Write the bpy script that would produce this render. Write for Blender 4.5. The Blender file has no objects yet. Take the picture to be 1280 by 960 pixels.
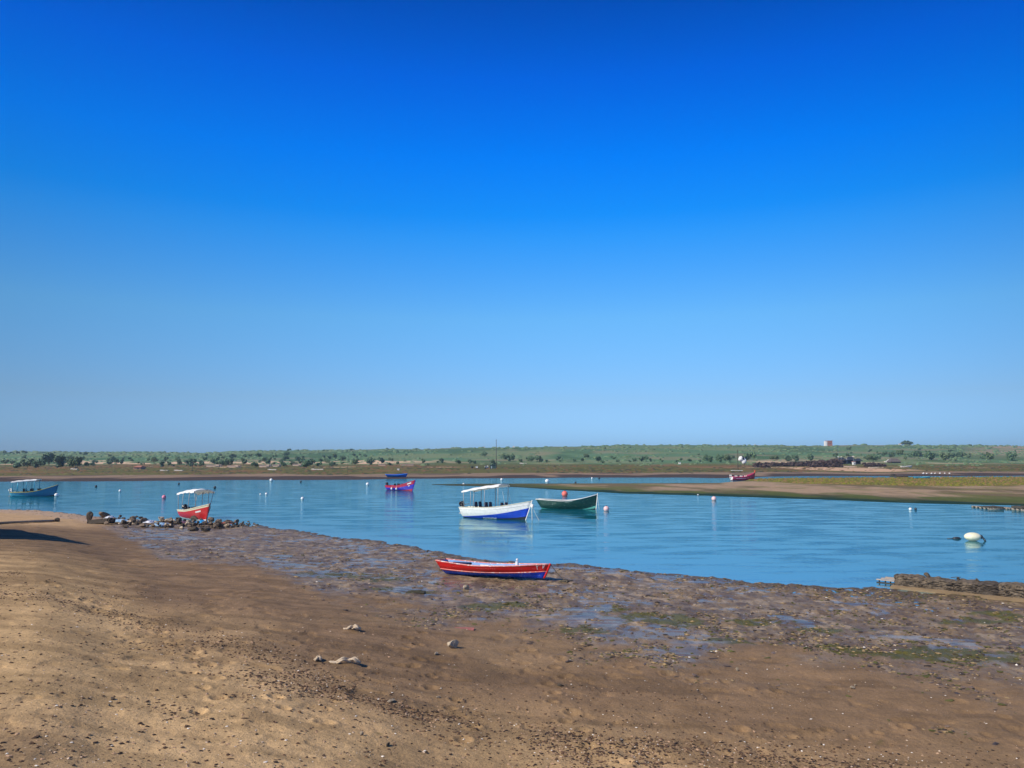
import bpy, math, random
import numpy as np
from mathutils import Vector, Matrix

R = math.radians
scene = bpy.context.scene
# ------------------------------------------------------------------ camera, sky, sun
F = 949.0                      # focal length in 1280-wide photo pixels
CH = 5.2                       # lens height above the water
HY = 574.0                     # eye-level row
PITCH = math.atan((HY - 480) / F)
cam_d = bpy.data.cameras.new('camera'); cam = bpy.data.objects.new('camera', cam_d)
scene.collection.objects.link(cam); scene.camera = cam
cam_d.sensor_width = 36; cam_d.lens = 36 * F / 1280
cam_d.clip_start = 0.1; cam_d.clip_end = 30000
cam.location = (0, 0, CH); cam.rotation_euler = (R(90) + PITCH, 0, 0)

SUN_EL = R(40)
SDIR = (0.87, 0.493)           # direction shadows fall on the ground
sun_az = math.atan2(-SDIR[0], -SDIR[1])      # compass from +Y towards +X
world = bpy.data.worlds.new('World'); scene.world = world; world.use_nodes = True
nt = world.node_tree; nt.nodes.clear()
wo = nt.nodes.new('ShaderNodeOutputWorld'); bg = nt.nodes.new('ShaderNodeBackground')
sky = nt.nodes.new('ShaderNodeTexSky'); sky.sky_type = 'NISHITA'; sky.sun_disc = False
sky.sun_elevation = SUN_EL; sky.sun_rotation = sun_az; sky.altitude = 0
sky.air_density = 1.0; sky.dust_density = 0.6; sky.ozone_density = 3.0
tc = nt.nodes.new('ShaderNodeTexCoord'); sp = nt.nodes.new('ShaderNodeSeparateXYZ')
rp = nt.nodes.new('ShaderNodeValToRGB'); mx = nt.nodes.new('ShaderNodeMix')
mx.data_type = 'RGBA'; mx.blend_type = 'MULTIPLY'; mx.inputs['Factor'].default_value = 1
sc = nt.nodes.new('ShaderNodeVectorMath'); sc.operation = 'SCALE'; sc.inputs['Scale'].default_value = 8.0
SKY_RAMP = [[0.0251, [0.0791, 0.1388, 0.2591]], [0.0776, [0.0899, 0.1325, 0.1973]], [0.1818, [0.0788, 0.1646, 0.2237]], [0.2823, [0.0223, 0.1544, 0.2772]], [0.3112, [0.0062, 0.1442, 0.2919]], [0.3761, [0.0, 0.1294, 0.3232]], [0.4614, [0.0, 0.0929, 0.2997]], [0.53, [0.0, 0.0656, 0.2239]], [0.72, [0.012, 0.045, 0.1]], [1.0, [0.03, 0.045, 0.07]]]   # colour filter by height above the horizon
el = rp.color_ramp.elements
while len(el) > 1: el.remove(el[-1])
el[0].position = SKY_RAMP[0][0]; el[0].color = (*SKY_RAMP[0][1], 1)
for p, c in SKY_RAMP[1:]:
    e = el.new(p); e.color = (*c, 1)
L = nt.links.new
L(tc.outputs['Generated'], sp.inputs[0]); L(sp.outputs['Z'], rp.inputs[0])
def wm(op, a, b_):
    t = nt.nodes.new('ShaderNodeMath'); t.operation = op
    for k, q in enumerate((a, b_)):
        if isinstance(q, (int, float)): t.inputs[k].default_value = q
        else: nt.links.new(q, t.inputs[k])
    return t.outputs[0]
# even out the brightening of the sky towards the sides
sx = wm('MULTIPLY', sp.outputs['X'], sp.outputs['X']); ev = wm('SUBTRACT', 8.0, wm('MULTIPLY', sx, 7.5)); ev = wm('MAXIMUM', ev, 4.5)
L(sky.outputs[0], mx.inputs['A']); L(rp.outputs[0], mx.inputs['B'])
L(ev, sc.inputs['Scale']); L(mx.outputs['Result'], sc.inputs[0]); L(sc.outputs[0], bg.inputs['Color'])
bg.inputs['Strength'].default_value = 0.1
L(bg.outputs[0], wo.inputs['Surface'])

sun_d = bpy.data.lights.new('sun', 'SUN'); sun = bpy.data.objects.new('sun', sun_d)
scene.collection.objects.link(sun)
sun_d.energy = 5.0; sun_d.angle = R(0.5); sun_d.color = (1.0, 0.90, 0.76)
sv = Vector((SDIR[0] * math.cos(SUN_EL), SDIR[1] * math.cos(SUN_EL), -math.sin(SUN_EL)))
sun.rotation_euler = sv.to_track_quat('-Z', 'Y').to_euler(); sun.location = (-50, -20, 60)
vs = scene.view_settings
vs.view_transform = 'Standard'; vs.look = 'None'; vs.exposure = 0; vs.gamma = 1
try: vs.use_curve_mapping = False
except Exception: pass

HAZE = 0.00020
rng = np.random.default_rng(7); rnd = random.Random(11)

# ------------------------------------------------------------------ projection helpers
ca, sa = math.cos(PITCH), math.sin(PITCH)
def ray(px, py):
    a = (px - 640) / F; b = (480 - py) / F
    return a, ca - b * sa, sa + b * ca
def G(px, py, z=0.0):
    x, y, w = ray(px, py); t = (z - CH) / w
    return (x * t, y * t)
def proj(x, y, z):
    d = y * ca + (z - CH) * sa
    v = -y * sa + (z - CH) * ca
    d = np.maximum(d, 1e-3)
    return 640 + F * x / d, 480 - F * v / d

# ------------------------------------------------------------------ noise
def _h(ix, iy, s):
    n = (ix.astype(np.int64) * 374761393 + iy.astype(np.int64) * 668265263 + s * 1442695041) & 0xffffffff
    n = ((n ^ (n >> 13)) * 1274126177) & 0xffffffff
    return ((n ^ (n >> 16)) & 0xffffff) / float(0xffffff)
def vn(x, y, s=0):
    x = np.asarray(x, float); y = np.asarray(y, float)
    ix = np.floor(x); iy = np.floor(y); fx = x - ix; fy = y - iy
    fx = fx * fx * (3 - 2 * fx); fy = fy * fy * (3 - 2 * fy)
    a = _h(ix, iy, s); b = _h(ix + 1, iy, s); c = _h(ix, iy + 1, s); d = _h(ix + 1, iy + 1, s)
    return (a + (b - a) * fx) * (1 - fy) + (c + (d - c) * fx) * fy
def fbm(x, y, o=4, s=0, g=0.5):
    t = 0; a = 1; n = 0
    for i in range(o):
        t = t + a * vn(x, y, s + i * 17); n += a; a *= g
        x, y = x * 1.86 + y * 0.78 + 3.1, y * 1.86 - x * 0.78 + 7.7
    return t / n
def ss(a, b, x):
    t = np.clip((x - a) / (b - a), 0, 1); return t * t * (3 - 2 * t)

# ------------------------------------------------------------------ shore lines as depth over bearing u = x / y
def curve(pts, z=0.0, ext=((), ())):
    us, ds = [], []
    for px, py in pts:
        x, y = G(px, py, z); us.append(x / y); ds.append(y)
    for u, d in ext[0]: us.insert(0, u); ds.insert(0, d)
    for u, d in ext[1]: us.append(u); ds.append(d)
    us, ds = np.array(us), np.array(ds)
    return lambda u: np.interp(u, us, ds)
NEAR = curve([(0, 636.5), (50, 638), (100, 643), (140, 647), (200, 652), (260, 655.5), (320, 658), (400, 668),
              (440, 672), (480, 678), (520, 685), (545, 691), (580, 697), (640, 705), (700, 707), (770, 710), (830, 718), (900, 725),
              (960, 731), (1040, 737), (1100, 739), (1180, 742), (1280, 746)],
             ext=(((-0.9, 88), (-1.6, 90)), ((0.9, 26.5), (1.6, 22))))
WETE = curve([(0, 640), (110, 652), (160, 676), (200, 704), (320, 716), (400, 742), (520, 768), (640, 775), (700, 788), (800, 802),
              (900, 815), (1000, 826), (1100, 836), (1200, 848), (1280, 856)], 0.25)
FAR = curve([(0, 602), (110, 601.5), (200, 600.5), (300, 600), (440, 600), (520, 598.5), (600, 597.8), (700, 597.2), (780, 597),
             (860, 597), (900, 597.5), (930, 596.5), (1000, 595.5), (1280, 594.5)])
BTOP = curve([(540, 605.3), (600, 604.6), (700, 604.3), (800, 604.1), (900, 603.6), (925, 601.5), (950, 598.8), (1000, 598.2), (1280, 596.5)])
BBOT = curve([(540, 605.9), (560, 607), (640, 608.8), (700, 612.5), (780, 617), (860, 619), (960, 622.3), (1040, 625),
              (1110, 628), (1150, 629), (1200, 630.5), (1280, 632)])
HTOP_PX = np.array([-400, 0, 60, 120, 200, 260, 300, 350, 400, 440, 480, 530, 560, 640, 700, 740, 780, 860, 940, 1020, 1060, 1130, 1200, 1280, 1700])
HTOP_PY = np.array([567, 565, 565, 566, 565.3, 566.4, 564.5, 563.4, 563.3, 563, 561.4, 561.6, 560.2, 559.8, 558.6, 558, 556.7, 556.8, 557.2, 557.6, 557, 557.0, 557.3, 558, 560])
CREST = 1150.0
PRINTS = []                     # footprints in the damp sand
_q = random.Random(3)
for tr_ in ([(505, 752), (520, 775), (515, 800), (530, 830), (575, 870), (600, 930)], [(660, 790), (740, 800), (830, 812), (900, 822), (1010, 838)],
            [(700, 800), (690, 840), (720, 890), (800, 950)], [(930, 880), (1040, 880), (1180, 870), (1270, 880)], [(60, 760), (180, 800), (250, 850), (260, 950)], [(340, 900), (420, 940)]):
    pts_ = [Vector((*G(a, c_, .75), 0)) for a, c_ in tr_]; sd_ = 1
    for a, c_ in zip(pts_, pts_[1:]):
        n_ = max(1, int((c_ - a).length / .62)); dr_ = (c_ - a).normalized()
        for i in range(n_):
            p_ = a.lerp(c_, i / n_) + Vector((-dr_.y, dr_.x, 0)) * .13 * sd_ + Vector((_q.uniform(-.08, .08), _q.uniform(-.08, .08), 0)); sd_ = -sd_
            PRINTS.append((p_.x, p_.y, _q.uniform(.09, .13)))
PRINTS.append((*G(1056, 914, .9), .2))
def ground(x, y, detail=True):
    """height, wet-film mask, and zone masks of the land at world x, y"""
    x = np.asarray(x, float); y = np.asarray(y, float)
    yy = np.maximum(y, 1.0); u = np.clip(x / yy, -1.6, 1.6)
    px = 640 + F * u * 1.0
    wob = (fbm(x * .35, y * .35, 3, 5) - .5) * 2.2 + (fbm(x * 1.7, y * 1.7, 2, 9) - .5) * .7
    near = NEAR(u)
    d = (near - y) * 0.72 + wob * np.clip(near / 45, .5, 1.2)          # >0 on the near beach
    we = (y - WETE(u)) * .8 + (fbm(x * .3, y * .3, 3, 21) - .5) * 5       # >0 in the tidal mud
    W = ss(-2.2, 3.2, we + (fbm(x * 1.3, y * 1.3, 3, 23) - .5) * 5) * ss(-1.0, 0.3, d)
    beach = 0.014 * d + 0.95 * ss(7, 46, d) + 0.10 * ss(0, 4, d) * ss(-0.50, -0.60, u)
    beach = np.where(d < 0, np.maximum(0.10 * d, -1.4), beach)
    wet = np.zeros_like(x)
    if detail:
        r = np.hypot(x, y)
        fine = ss(75, 40, r)
        sand = (fbm(x * .45, y * .45, 3, 31) - .5) * .07 + (fbm(x * 2.3, y * 2.3, 3, 33) - .5) * .045 + (fbm(x * 8, y * 8, 2, 35) - .5) * .020 * ss(40, 15, r)
        tr = fbm(x * .7 + 9, y * .7, 3, 37)
        pits = ss(.60, .80, vn(x * 3.1, y * 3.1, 41)) * ss(.46, .62, tr)
        sand = sand - .035 * pits * fine
        rough = (fbm(x * 2.7, y * 2.2, 4, 51, .62) - .5) * .135
        lumps = ss(.5, .85, vn(x * 7.2, y * 7.2, 57)) * .035 * ss(.45, .6, fbm(x * .5, y * .5, 2, 58))
        rough = rough + lumps * fine
        lev = (fbm(x * .33, y * .33, 3, 61) - .48) * .12 - .027 + .022 * ss(.52, .66, fbm(x * .5 + y * .15, y * 1.9, 3, 66)) + .012 * ss(0, 2.5, d) - .05 * ss(-.44, -.56, u)
        wl = ss(0.0, 0.012, lev - rough) * W * ss(0.15, .6, d) * ss(0.35, .75, W)
        mud = np.maximum(rough, lev - .004)
        mud = mud + .05 * ss(1.8, .4, d) * ss(.3, .75, vn(x * 3, y * 3, 63)) * ss(-.3, .3, d)
        for fx, fy, fr in PRINTS:
            q = ((x - fx) ** 2 + (y - fy) ** 2) / fr ** 2
            near_ = q < 9
            if near_.any(): sand = sand + np.where(near_, -.045 * np.exp(-q) + .028 * np.exp(-(np.sqrt(q) - 1.5) ** 2 * 5), 0)
        add = sand * (1 - W) + mud * W
        beach = beach + np.where(d > -1.5, add * ss(-1.2, .4, d), 0)
        wet = wl
    # sand bar / island
    bt, bb = BTOP(u), BBOT(u)
    wb = (fbm(x * .06, y * .06, 3, 71) - .5) * 5
    inb = np.minimum((bt - y) * .9, (y - bb + wb * .6 * ss(bb, bb + 9, y) ) * .9)
    inb = np.where((u < -0.105) , -30, inb)
    bar = np.where(inb > 0, .015 + .30 * (1 - np.exp(-inb / 14)), np.maximum(inb * .05, -1.2))
    bar = bar + np.where(inb > 0, (fbm(x * .25, y * .12, 3, 73) - .5) * .22 * ss(0, 6, inb), 0)
    # far land
    f = y - FAR(u) + (fbm(x * .03, y * .03, 3, 81) - .5) * 14
    fz = np.where(f > 0, .05 + .55 * (1 - np.exp(-f / 25)) + .9 * ss(40, 200, f), np.maximum(f * .03, -1.3))
    fz = fz + np.where(f > 0, (fbm(x * .05, y * .02, 3, 83) - .5) * .5 * ss(0, 40, f), 0)
    D = y
    htop = np.interp(px, HTOP_PX, HTOP_PY)
    H = CH + CREST * (HY - htop) / F
    h1 = ss(420, CREST, D)
    hill = (H - 1.6) * (0.55 * h1 + 0.45 * np.clip((D - 420) / (CREST - 420), 0, 1))
    hill = np.where(D > CREST, (H - 1.6) - (D - CREST) * .012, hill)
    und = (fbm(x * .006, y * .006, 4, 91) - .5) * 5 * ss(440, 640, D) * ss(CREST - 30, CREST - 260, D) \
        + (fbm(x * .02, y * .02, 3, 95) - .5) * 1.5 * ss(430, 520, D) + (fbm(x * .05, y * .05, 2, 96) - .5) * 1.0 * ss(460, 620, D)
    fz = fz + np.where(D > 420, hill + und, 0)
    fz = np.maximum(fz, np.where(D > 3000, -40, -5))
    ahead = (y > 1)
    z = np.where(y < (near + bb.clip(60, 400)) / 2, beach, -1.4)
    z = np.where(ahead & (d < 0), np.maximum(np.maximum(np.where(d > -14, beach, -1.4), bar), fz), beach)
    return z, wet, W, d, inb, f, px
def H0(x, y, detail=False):
    return float(ground(np.array([float(x)]), np.array([float(y)]), detail)[0][0])
def hit(px, py, detail=True):
    """first point where the line of sight through photo pixel (px, py) meets the land or the water"""
    a, b, c = ray(px, py)
    t = np.geomspace(6, 1400, 5000)
    z = np.maximum(ground(a * t, b * t, detail)[0], 0)
    k = np.where(CH + c * t <= z)[0]
    i = k[0] if len(k) else int(np.argmin(CH + c * t - z))
    return Vector((a * t[i], b * t[i], z[i]))
def at_depth(px, D, detail=False):
    x = (px - 640) / F * D * (1 / ca); return Vector((x, D, H0(x, D, detail)))

# ------------------------------------------------------------------ object helpers
COL = scene.collection
def tag(o, label=None, cat=None, group=None, kind=None):
    if label: o['label'] = label
    if cat: o['category'] = cat
    if group: o['group'] = group
    if kind or cat: o['kind'] = kind or 'thing'
    return o
def mesh(name, verts, faces, mats=(), mi=None, smooth=True, parent=None, loc=None):
    me = bpy.data.meshes.new(name); me.from_pydata([tuple(v) for v in verts], [], [tuple(int(i) for i in f) for f in faces])
    for m in (mats if isinstance(mats, (list, tuple)) else [mats]): me.materials.append(m)
    if mi is not None: me.polygons.foreach_set('material_index', list(mi))
    me.polygons.foreach_set('use_smooth', [smooth] * len(me.polygons))
    me.update()
    o = bpy.data.objects.new(name, me); COL.objects.link(o)
    if parent: o.parent = parent
    if loc is not None: o.location = loc
    return o
def bigmesh(name, V, Fc, mats, smooth=True, mi=None):
    V = np.asarray(V, np.float32); Fc = np.asarray(Fc, np.int32); n, k = Fc.shape
    me = bpy.data.meshes.new(name)
    me.vertices.add(len(V)); me.vertices.foreach_set('co', V.ravel())
    me.loops.add(n * k); me.loops.foreach_set('vertex_index', Fc.ravel())
    me.polygons.add(n); me.polygons.foreach_set('loop_start', np.arange(0, n * k, k, dtype=np.int32))
    me.polygons.foreach_set('loop_total', np.full(n, k, np.int32))
    for m in (mats if isinstance(mats, (list, tuple)) else [mats]): me.materials.append(m)
    if mi is not None: me.polygons.foreach_set('material_index', np.asarray(mi, np.int32))
    me.update(calc_edges=True); me.validate()
    me.polygons.foreach_set('use_smooth', np.full(n, smooth, bool))
    o = bpy.data.objects.new(name, me); COL.objects.link(o); return o
def empty(name, loc, rot=(0, 0, 0), label=None, cat=None, group=None):
    o = bpy.data.objects.new(name, None); COL.objects.link(o); o.location = loc; o.rotation_euler = rot
    o.empty_display_size = .3
    return tag(o, label, cat, group)
class MB:
    def __init__(s): s.v = []; s.f = []; s.m = []
    def add(s, v, f, m=0):
        b = len(s.v); s.v += [tuple(p) for p in v]; s.f += [tuple(i + b for i in q) for q in f]; s.m += [m] * len(f)
    def box(s, c, d, rz=0, m=0, rx=0, ry=0, bev=0.0):
        M = Matrix.Translation(c) @ Matrix.Rotation(rz, 4, 'Z') @ Matrix.Rotation(ry, 4, 'Y') @ Matrix.Rotation(rx, 4, 'X')
        x, y, z = d[0] / 2, d[1] / 2, d[2] / 2; b = min(bev, x * .9, y * .9, z * .9)
        if b <= 0:
            v = [(i * x, j * y, k * z) for i in (-1, 1) for j in (-1, 1) for k in (-1, 1)]
            f = [(0, 1, 3, 2), (4, 6, 7, 5), (0, 4, 5, 1), (2, 3, 7, 6), (0, 2, 6, 4), (1, 5, 7, 3)]
        else:
            v = []
            for k, zz in enumerate((-z, -z + b, z - b, z)):
                q = b if k in (0, 3) else 0
                for i, j in ((-1, -1), (1, -1), (1, 1), (-1, 1)):
                    v += [(i * (x - b), j * (y - q), zz), (i * (x - q), j * (y - b), zz)] if (i * j > 0) else [(i * (x - q), j * (y - b), zz), (i * (x - b), j * (y - q), zz)]
            f = [tuple(range(7, -1, -1)), tuple(range(24, 32))]
            for k in range(3):
                for i in range(8): f.append((k * 8 + i, k * 8 + (i + 1) % 8, k * 8 + 8 + (i + 1) % 8, k * 8 + 8 + i))
        s.add([M @ Vector(p) for p in v], f, m)
    def tube(s, pts, r, n=8, m=0, r2=None):
        pts = [Vector(p) for p in pts]; N = len(pts); v = []; f = []
        for i, p in enumerate(pts):
            t = (pts[min(i + 1, N - 1)] - pts[max(i - 1, 0)]).normalized()
            a = t.orthogonal().normalized() if abs(t.z) > .95 else t.cross(Vector((0, 0, 1))).normalized()
            b = t.cross(a); rr = r if r2 is None else r + (r2 - r) * i / (N - 1)
            v += [p + (a * math.cos(6.2832 * k / n) + b * math.sin(6.2832 * k / n)) * rr for k in range(n)]
        for i in range(N - 1):
            f += [(i * n + k, i * n + (k + 1) % n, (i + 1) * n + (k + 1) % n, (i + 1) * n + k) for k in range(n)]
        f += [tuple(range(n - 1, -1, -1)), tuple(range((N - 1) * n, N * n))]
        s.add(v, f, m)
    def ball(s, c, r, m=0, nu=14, nv=9, sq=(1, 1, 1), jit=0.0, seed=0):
        q = random.Random(seed); v = [(c[0], c[1], c[2] - r * sq[2])]; f = []
        for j in range(1, nv):
            ph = -math.pi / 2 + math.pi * j / nv
            for i in range(nu):
                k = 1 + q.uniform(-jit, jit); th = 6.28318 * i / nu
                v.append((c[0] + r * sq[0] * k * math.cos(ph) * math.cos(th), c[1] + r * sq[1] * k * math.cos(ph) * math.sin(th), c[2] + r * sq[2] * k * math.sin(ph)))
        v.append((c[0], c[1], c[2] + r * sq[2])); T = len(v) - 1
        for i in range(nu):
            f.append((0, 1 + (i + 1) % nu, 1 + i)); f.append((T, T - nu + i, T - nu + (i + 1) % nu))
            for j in range(nv - 2):
                a = 1 + j * nu; f.append((a + i, a + (i + 1) % nu, a + nu + (i + 1) % nu, a + nu + i))
        s.add(v, f, m)
    def build(s, name, mats, parent=None, smooth=False, loc=None):
        return mesh(name, s.v, s.f, mats, s.m, smooth, parent, loc)

# ------------------------------------------------------------------ materials
def M_(name, col, rough=.6, var=.15, vs_=6, bump=.0, bs=20, chips=None, chipcol=(.7, .7, .65), chipth=.66, spec=.4, chipscale=9, plank=0):
    m = bpy.data.materials.new(name); m.use_nodes = True; n = m.node_tree; b = n.nodes['Principled BSDF']
    b.inputs['Roughness'].default_value = rough; b.inputs['Specular IOR Level'].default_value = spec
    tc = n.nodes.new('ShaderNodeTexCoord'); no = n.nodes.new('ShaderNodeTexNoise')
    no.inputs['Scale'].default_value = vs_; no.inputs['Detail'].default_value = 5; n.links.new(tc.outputs['Object'], no.inputs['Vector'])
    mr = n.nodes.new('ShaderNodeMapRange'); mr.inputs['From Min'].default_value = .3; mr.inputs['From Max'].default_value = .7
    mr.inputs['To Min'].default_value = 1 - var; mr.inputs['To Max'].default_value = 1 + var
    n.links.new(no.outputs['Fac'], mr.inputs['Value'])
    vm = n.nodes.new('ShaderNodeVectorMath'); vm.operation = 'SCALE'; vm.inputs[0].default_value = col
    n.links.new(mr.outputs[0], vm.inputs['Scale']); out = vm.outputs[0]
    if chips:
        mp = n.nodes.new('ShaderNodeMapping'); mp.inputs['Scale'].default_value = chips
        n.links.new(tc.outputs['Object'], mp.inputs[0])
        n2 = n.nodes.new('ShaderNodeTexNoise'); n2.inputs['Scale'].default_value = chipscale; n2.inputs['Detail'].default_value = 6
        n2.inputs['Roughness'].default_value = .65; n.links.new(mp.outputs[0], n2.inputs['Vector'])
        m2 = n.nodes.new('ShaderNodeMapRange'); m2.inputs['From Min'].default_value = chipth; m2.inputs['From Max'].default_value = chipth + .03
        n.links.new(n2.outputs['Fac'], m2.inputs['Value'])
        mi = n.nodes.new('ShaderNodeMix'); mi.data_type = 'RGBA'; n.links.new(m2.outputs[0], mi.inputs['Factor'])
        n.links.new(out, mi.inputs['A']); mi.inputs['B'].default_value = (*chipcol, 1); out = mi.outputs['Result']
    if plank:
        wv = n.nodes.new('ShaderNodeTexWave'); wv.bands_direction = 'Z'; wv.wave_profile = 'SAW'; wv.inputs['Scale'].default_value = plank; wv.inputs['Distortion'].default_value = .15
        n.links.new(tc.outputs['Object'], wv.inputs['Vector'])
        m3 = n.nodes.new('ShaderNodeMapRange'); m3.inputs['From Min'].default_value = .0; m3.inputs['From Max'].default_value = .16; m3.inputs['To Min'].default_value = .45; n.links.new(wv.outputs['Fac'], m3.inputs['Value'])
        v3 = n.nodes.new('ShaderNodeVectorMath'); v3.operation = 'SCALE'; n.links.new(out, v3.inputs[0]); n.links.new(m3.outputs[0], v3.inputs['Scale']); out = v3.outputs[0]
    n.links.new(out, b.inputs['Base Color'])
    if bump:
        n3 = n.nodes.new('ShaderNodeTexNoise'); n3.inputs['Scale'].default_value = bs; n3.inputs['Detail'].default_value = 6
        n.links.new(tc.outputs['Object'], n3.inputs['Vector'])
        bp = n.nodes.new('ShaderNodeBump'); bp.inputs['Strength'].default_value = 1; bp.inputs['Distance'].default_value = bump
        n.links.new(n3.outputs['Fac'], bp.inputs['Height']); n.links.new(bp.outputs[0], b.inputs['Normal'])
    return m

# ground
def ground_mat():
    m = bpy.data.materials.new('shore_ground'); m.use_nodes = True; n = m.node_tree; b = n.nodes['Principled BSDF']; l = n.links.new
    ac = n.nodes.new('ShaderNodeAttribute'); ac.attribute_name = 'Col'
    aw = n.nodes.new('ShaderNodeAttribute'); aw.attribute_name = 'wet'
    ad = n.nodes.new('ShaderNodeAttribute'); ad.attribute_name = 'damp'
    g = n.nodes.new('ShaderNodeNewGeometry')
    def noise(scale, detail=6, rough=.6):
        t = n.nodes.new('ShaderNodeTexNoise'); t.inputs['Scale'].default_value = scale; t.inputs['Detail'].default_value = detail
        t.inputs['Roughness'].default_value = rough; l(g.outputs['Position'], t.inputs['Vector']); return t.outputs['Fac']
    def rng_(v, a, b_, c, d):
        t = n.nodes.new('ShaderNodeMapRange'); l(v, t.inputs['Value'])
        for k, x in zip(('From Min', 'From Max', 'To Min', 'To Max'), (a, b_, c, d)): t.inputs[k].default_value = x
        return t.outputs[0]
    def mul(a, b_):
        t = n.nodes.new('ShaderNodeMath'); t.operation = 'MULTIPLY'; l(a, t.inputs[0])
        if isinstance(b_, float): t.inputs[1].default_value = b_
        else: l(b_, t.inputs[1])
        return t.outputs[0]
    f1 = rng_(noise(1.1), .3, .7, .82, 1.16); f2 = rng_(noise(14, 10, .8), .3, .7, .74, 1.22)
    fac = mul(f1, f2)
    v = n.nodes.new('ShaderNodeVectorMath'); v.operation = 'SCALE'; l(ac.outputs['Color'], v.inputs[0]); l(fac, v.inputs['Scale'])
    l(v.outputs[0], b.inputs['Base Color'])
    r1 = rng_(ad.outputs['Fac'], 0, 1, .95, .48)
    rr = n.nodes.new('ShaderNodeMix'); rr.data_type = 'FLOAT'; l(aw.outputs['Fac'], rr.inputs['Factor']); l(r1, rr.inputs['A']); rr.inputs['B'].default_value = .22
    l(rr.outputs['Result'], b.inputs['Roughness'])
    l(rng_(ad.outputs['Fac'], 0, 1, .04, .13), b.inputs['Specular IOR Level'])
    inv = rng_(aw.outputs['Fac'], 0, 1, 1, .10)
    bp = n.nodes.new('ShaderNodeBump'); bp.inputs['Distance'].default_value = .034
    l(noise(16, 9, .72), bp.inputs['Height']); l(inv, bp.inputs['Strength']); l(bp.outputs[0], b.inputs['Normal'])
    return m
GROUND = ground_mat()

def water_mat():
    m = bpy.data.materials.new('lagoon_water'); m.use_nodes = True; n = m.node_tree; b = n.nodes['Principled BSDF']; l = n.links.new
    g = n.nodes.new('ShaderNodeNewGeometry'); a = n.nodes.new('ShaderNodeAttribute'); a.attribute_name = 'shallow'
    def noise(scale, detail, sx=1, sy=1):
        mp = n.nodes.new('ShaderNodeMapping'); mp.inputs['Scale'].default_value = (sx, sy, 1); l(g.outputs['Position'], mp.inputs[0])
        t = n.nodes.new('ShaderNodeTexNoise'); t.inputs['Scale'].default_value = scale; t.inputs['Detail'].default_value = detail
        l(mp.outputs[0], t.inputs['Vector']); return t.outputs['Fac']
    big = n.nodes.new('ShaderNodeMapRange'); l(noise(1.0, 6, .22, .62), big.inputs['Value'])
    big.inputs['From Min'].default_value = .42; big.inputs['From Max'].default_value = .62
    big.inputs['To Min'].default_value = .12; big.inputs['To Max'].default_value = 1.7
    mi = n.nodes.new('ShaderNodeMix'); mi.data_type = 'RGBA'; l(a.outputs['Fac'], mi.inputs['Factor'])
    mi.inputs['A'].default_value = (0.000, .125, .175, 1); mi.inputs['B'].default_value = (.05, .14, .22, 1)
    n.nodes.remove(b)
    df = n.nodes.new('ShaderNodeBsdfDiffuse'); l(mi.outputs['Result'], df.inputs['Color'])
    gl = n.nodes.new('ShaderNodeBsdfGlossy'); gl.inputs['Roughness'].default_value = .045; gl.inputs['Color'].default_value = (.66, .84, .86, 1)
    fr = n.nodes.new('ShaderNodeFresnel'); fr.inputs['IOR'].default_value = 1.33
    fk = n.nodes.new('ShaderNodeMapRange'); l(fr.outputs[0], fk.inputs['Value']); fk.inputs['To Max'].default_value = .66; fk.inputs['From Max'].default_value = .85
    ms = n.nodes.new('ShaderNodeMixShader'); l(fk.outputs[0], ms.inputs[0]); l(df.outputs[0], ms.inputs[1]); l(gl.outputs[0], ms.inputs[2])
    l(ms.outputs[0], n.nodes['Material Output'].inputs['Surface'])
    inv = n.nodes.new('ShaderNodeMapRange'); l(a.outputs['Fac'], inv.inputs['Value']); inv.inputs['To Min'].default_value = 1; inv.inputs['To Max'].default_value = .35
    st = n.nodes.new('ShaderNodeMath'); st.operation = 'MULTIPLY'; l(big.outputs[0], st.inputs[0]); l(inv.outputs[0], st.inputs[1])
    b1 = n.nodes.new('ShaderNodeBump'); b1.inputs['Distance'].default_value = .022; l(noise(1.6, 3, .7, 1.3), b1.inputs['Height']); l(st.outputs[0], b1.inputs['Strength'])
    b2 = n.nodes.new('ShaderNodeBump'); b2.inputs['Distance'].default_value = .014; l(noise(7, 2, .7, 1.3), b2.inputs['Height']); l(st.outputs[0], b2.inputs['Strength'])
    l(b1.outputs[0], b2.inputs['Normal'])
    for q in (df, gl, fr): l(b2.outputs[0], q.inputs['Normal'])
    return m
WATER = water_mat()

# ------------------------------------------------------------------ the ground sheet (polar around the viewer, to the horizon)
def polar(rads, angs):
    Rr, A = np.meshgrid(rads, angs, indexing='ij')
    X = Rr * np.sin(A); Y = Rr * np.cos(A); nr, na = Rr.shape
    i, j = np.meshgrid(np.arange(nr - 1), np.arange(na - 1), indexing='ij'); a = i * na + j
    Fq = np.stack([a, a + 1, a + na + 1, a + na], -1).reshape(-1, 4)[:, ::-1]
    return X.ravel(), Y.ravel(), Fq
rads = np.concatenate([np.geomspace(.3, 8, 26)[:-1], np.geomspace(8, 75, 700)[:-1], np.geomspace(75, 1300, 420)[:-1], np.geomspace(1300, 12000, 24)])
angs = np.radians(np.concatenate([np.linspace(-180, -48, 50)[:-1], np.linspace(-48, 48, 960)[:-1], np.linspace(48, 180, 50)]))
X, Y, Fq = polar(rads, angs)
Z, WET, W, DN, INB, FAR_D, PX = ground(X, Y)
_, PY = proj(X, Y, Z)
def c3(*c): return np.array(c, float)
def mixc(A, B, t): return A + (B - A) * t[:, None]
n1 = fbm(X * .25, Y * .25, 4, 201); n2 = fbm(X * 1.5, Y * 1.5, 3, 203); n3 = fbm(X * .9, Y * .9, 3, 207); n2b = fbm(X * 3.2, Y * 2.4, 3, 208); n3b = fbm(X * 2.3, Y * 1.8, 3, 209)
N = len(X)
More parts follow.
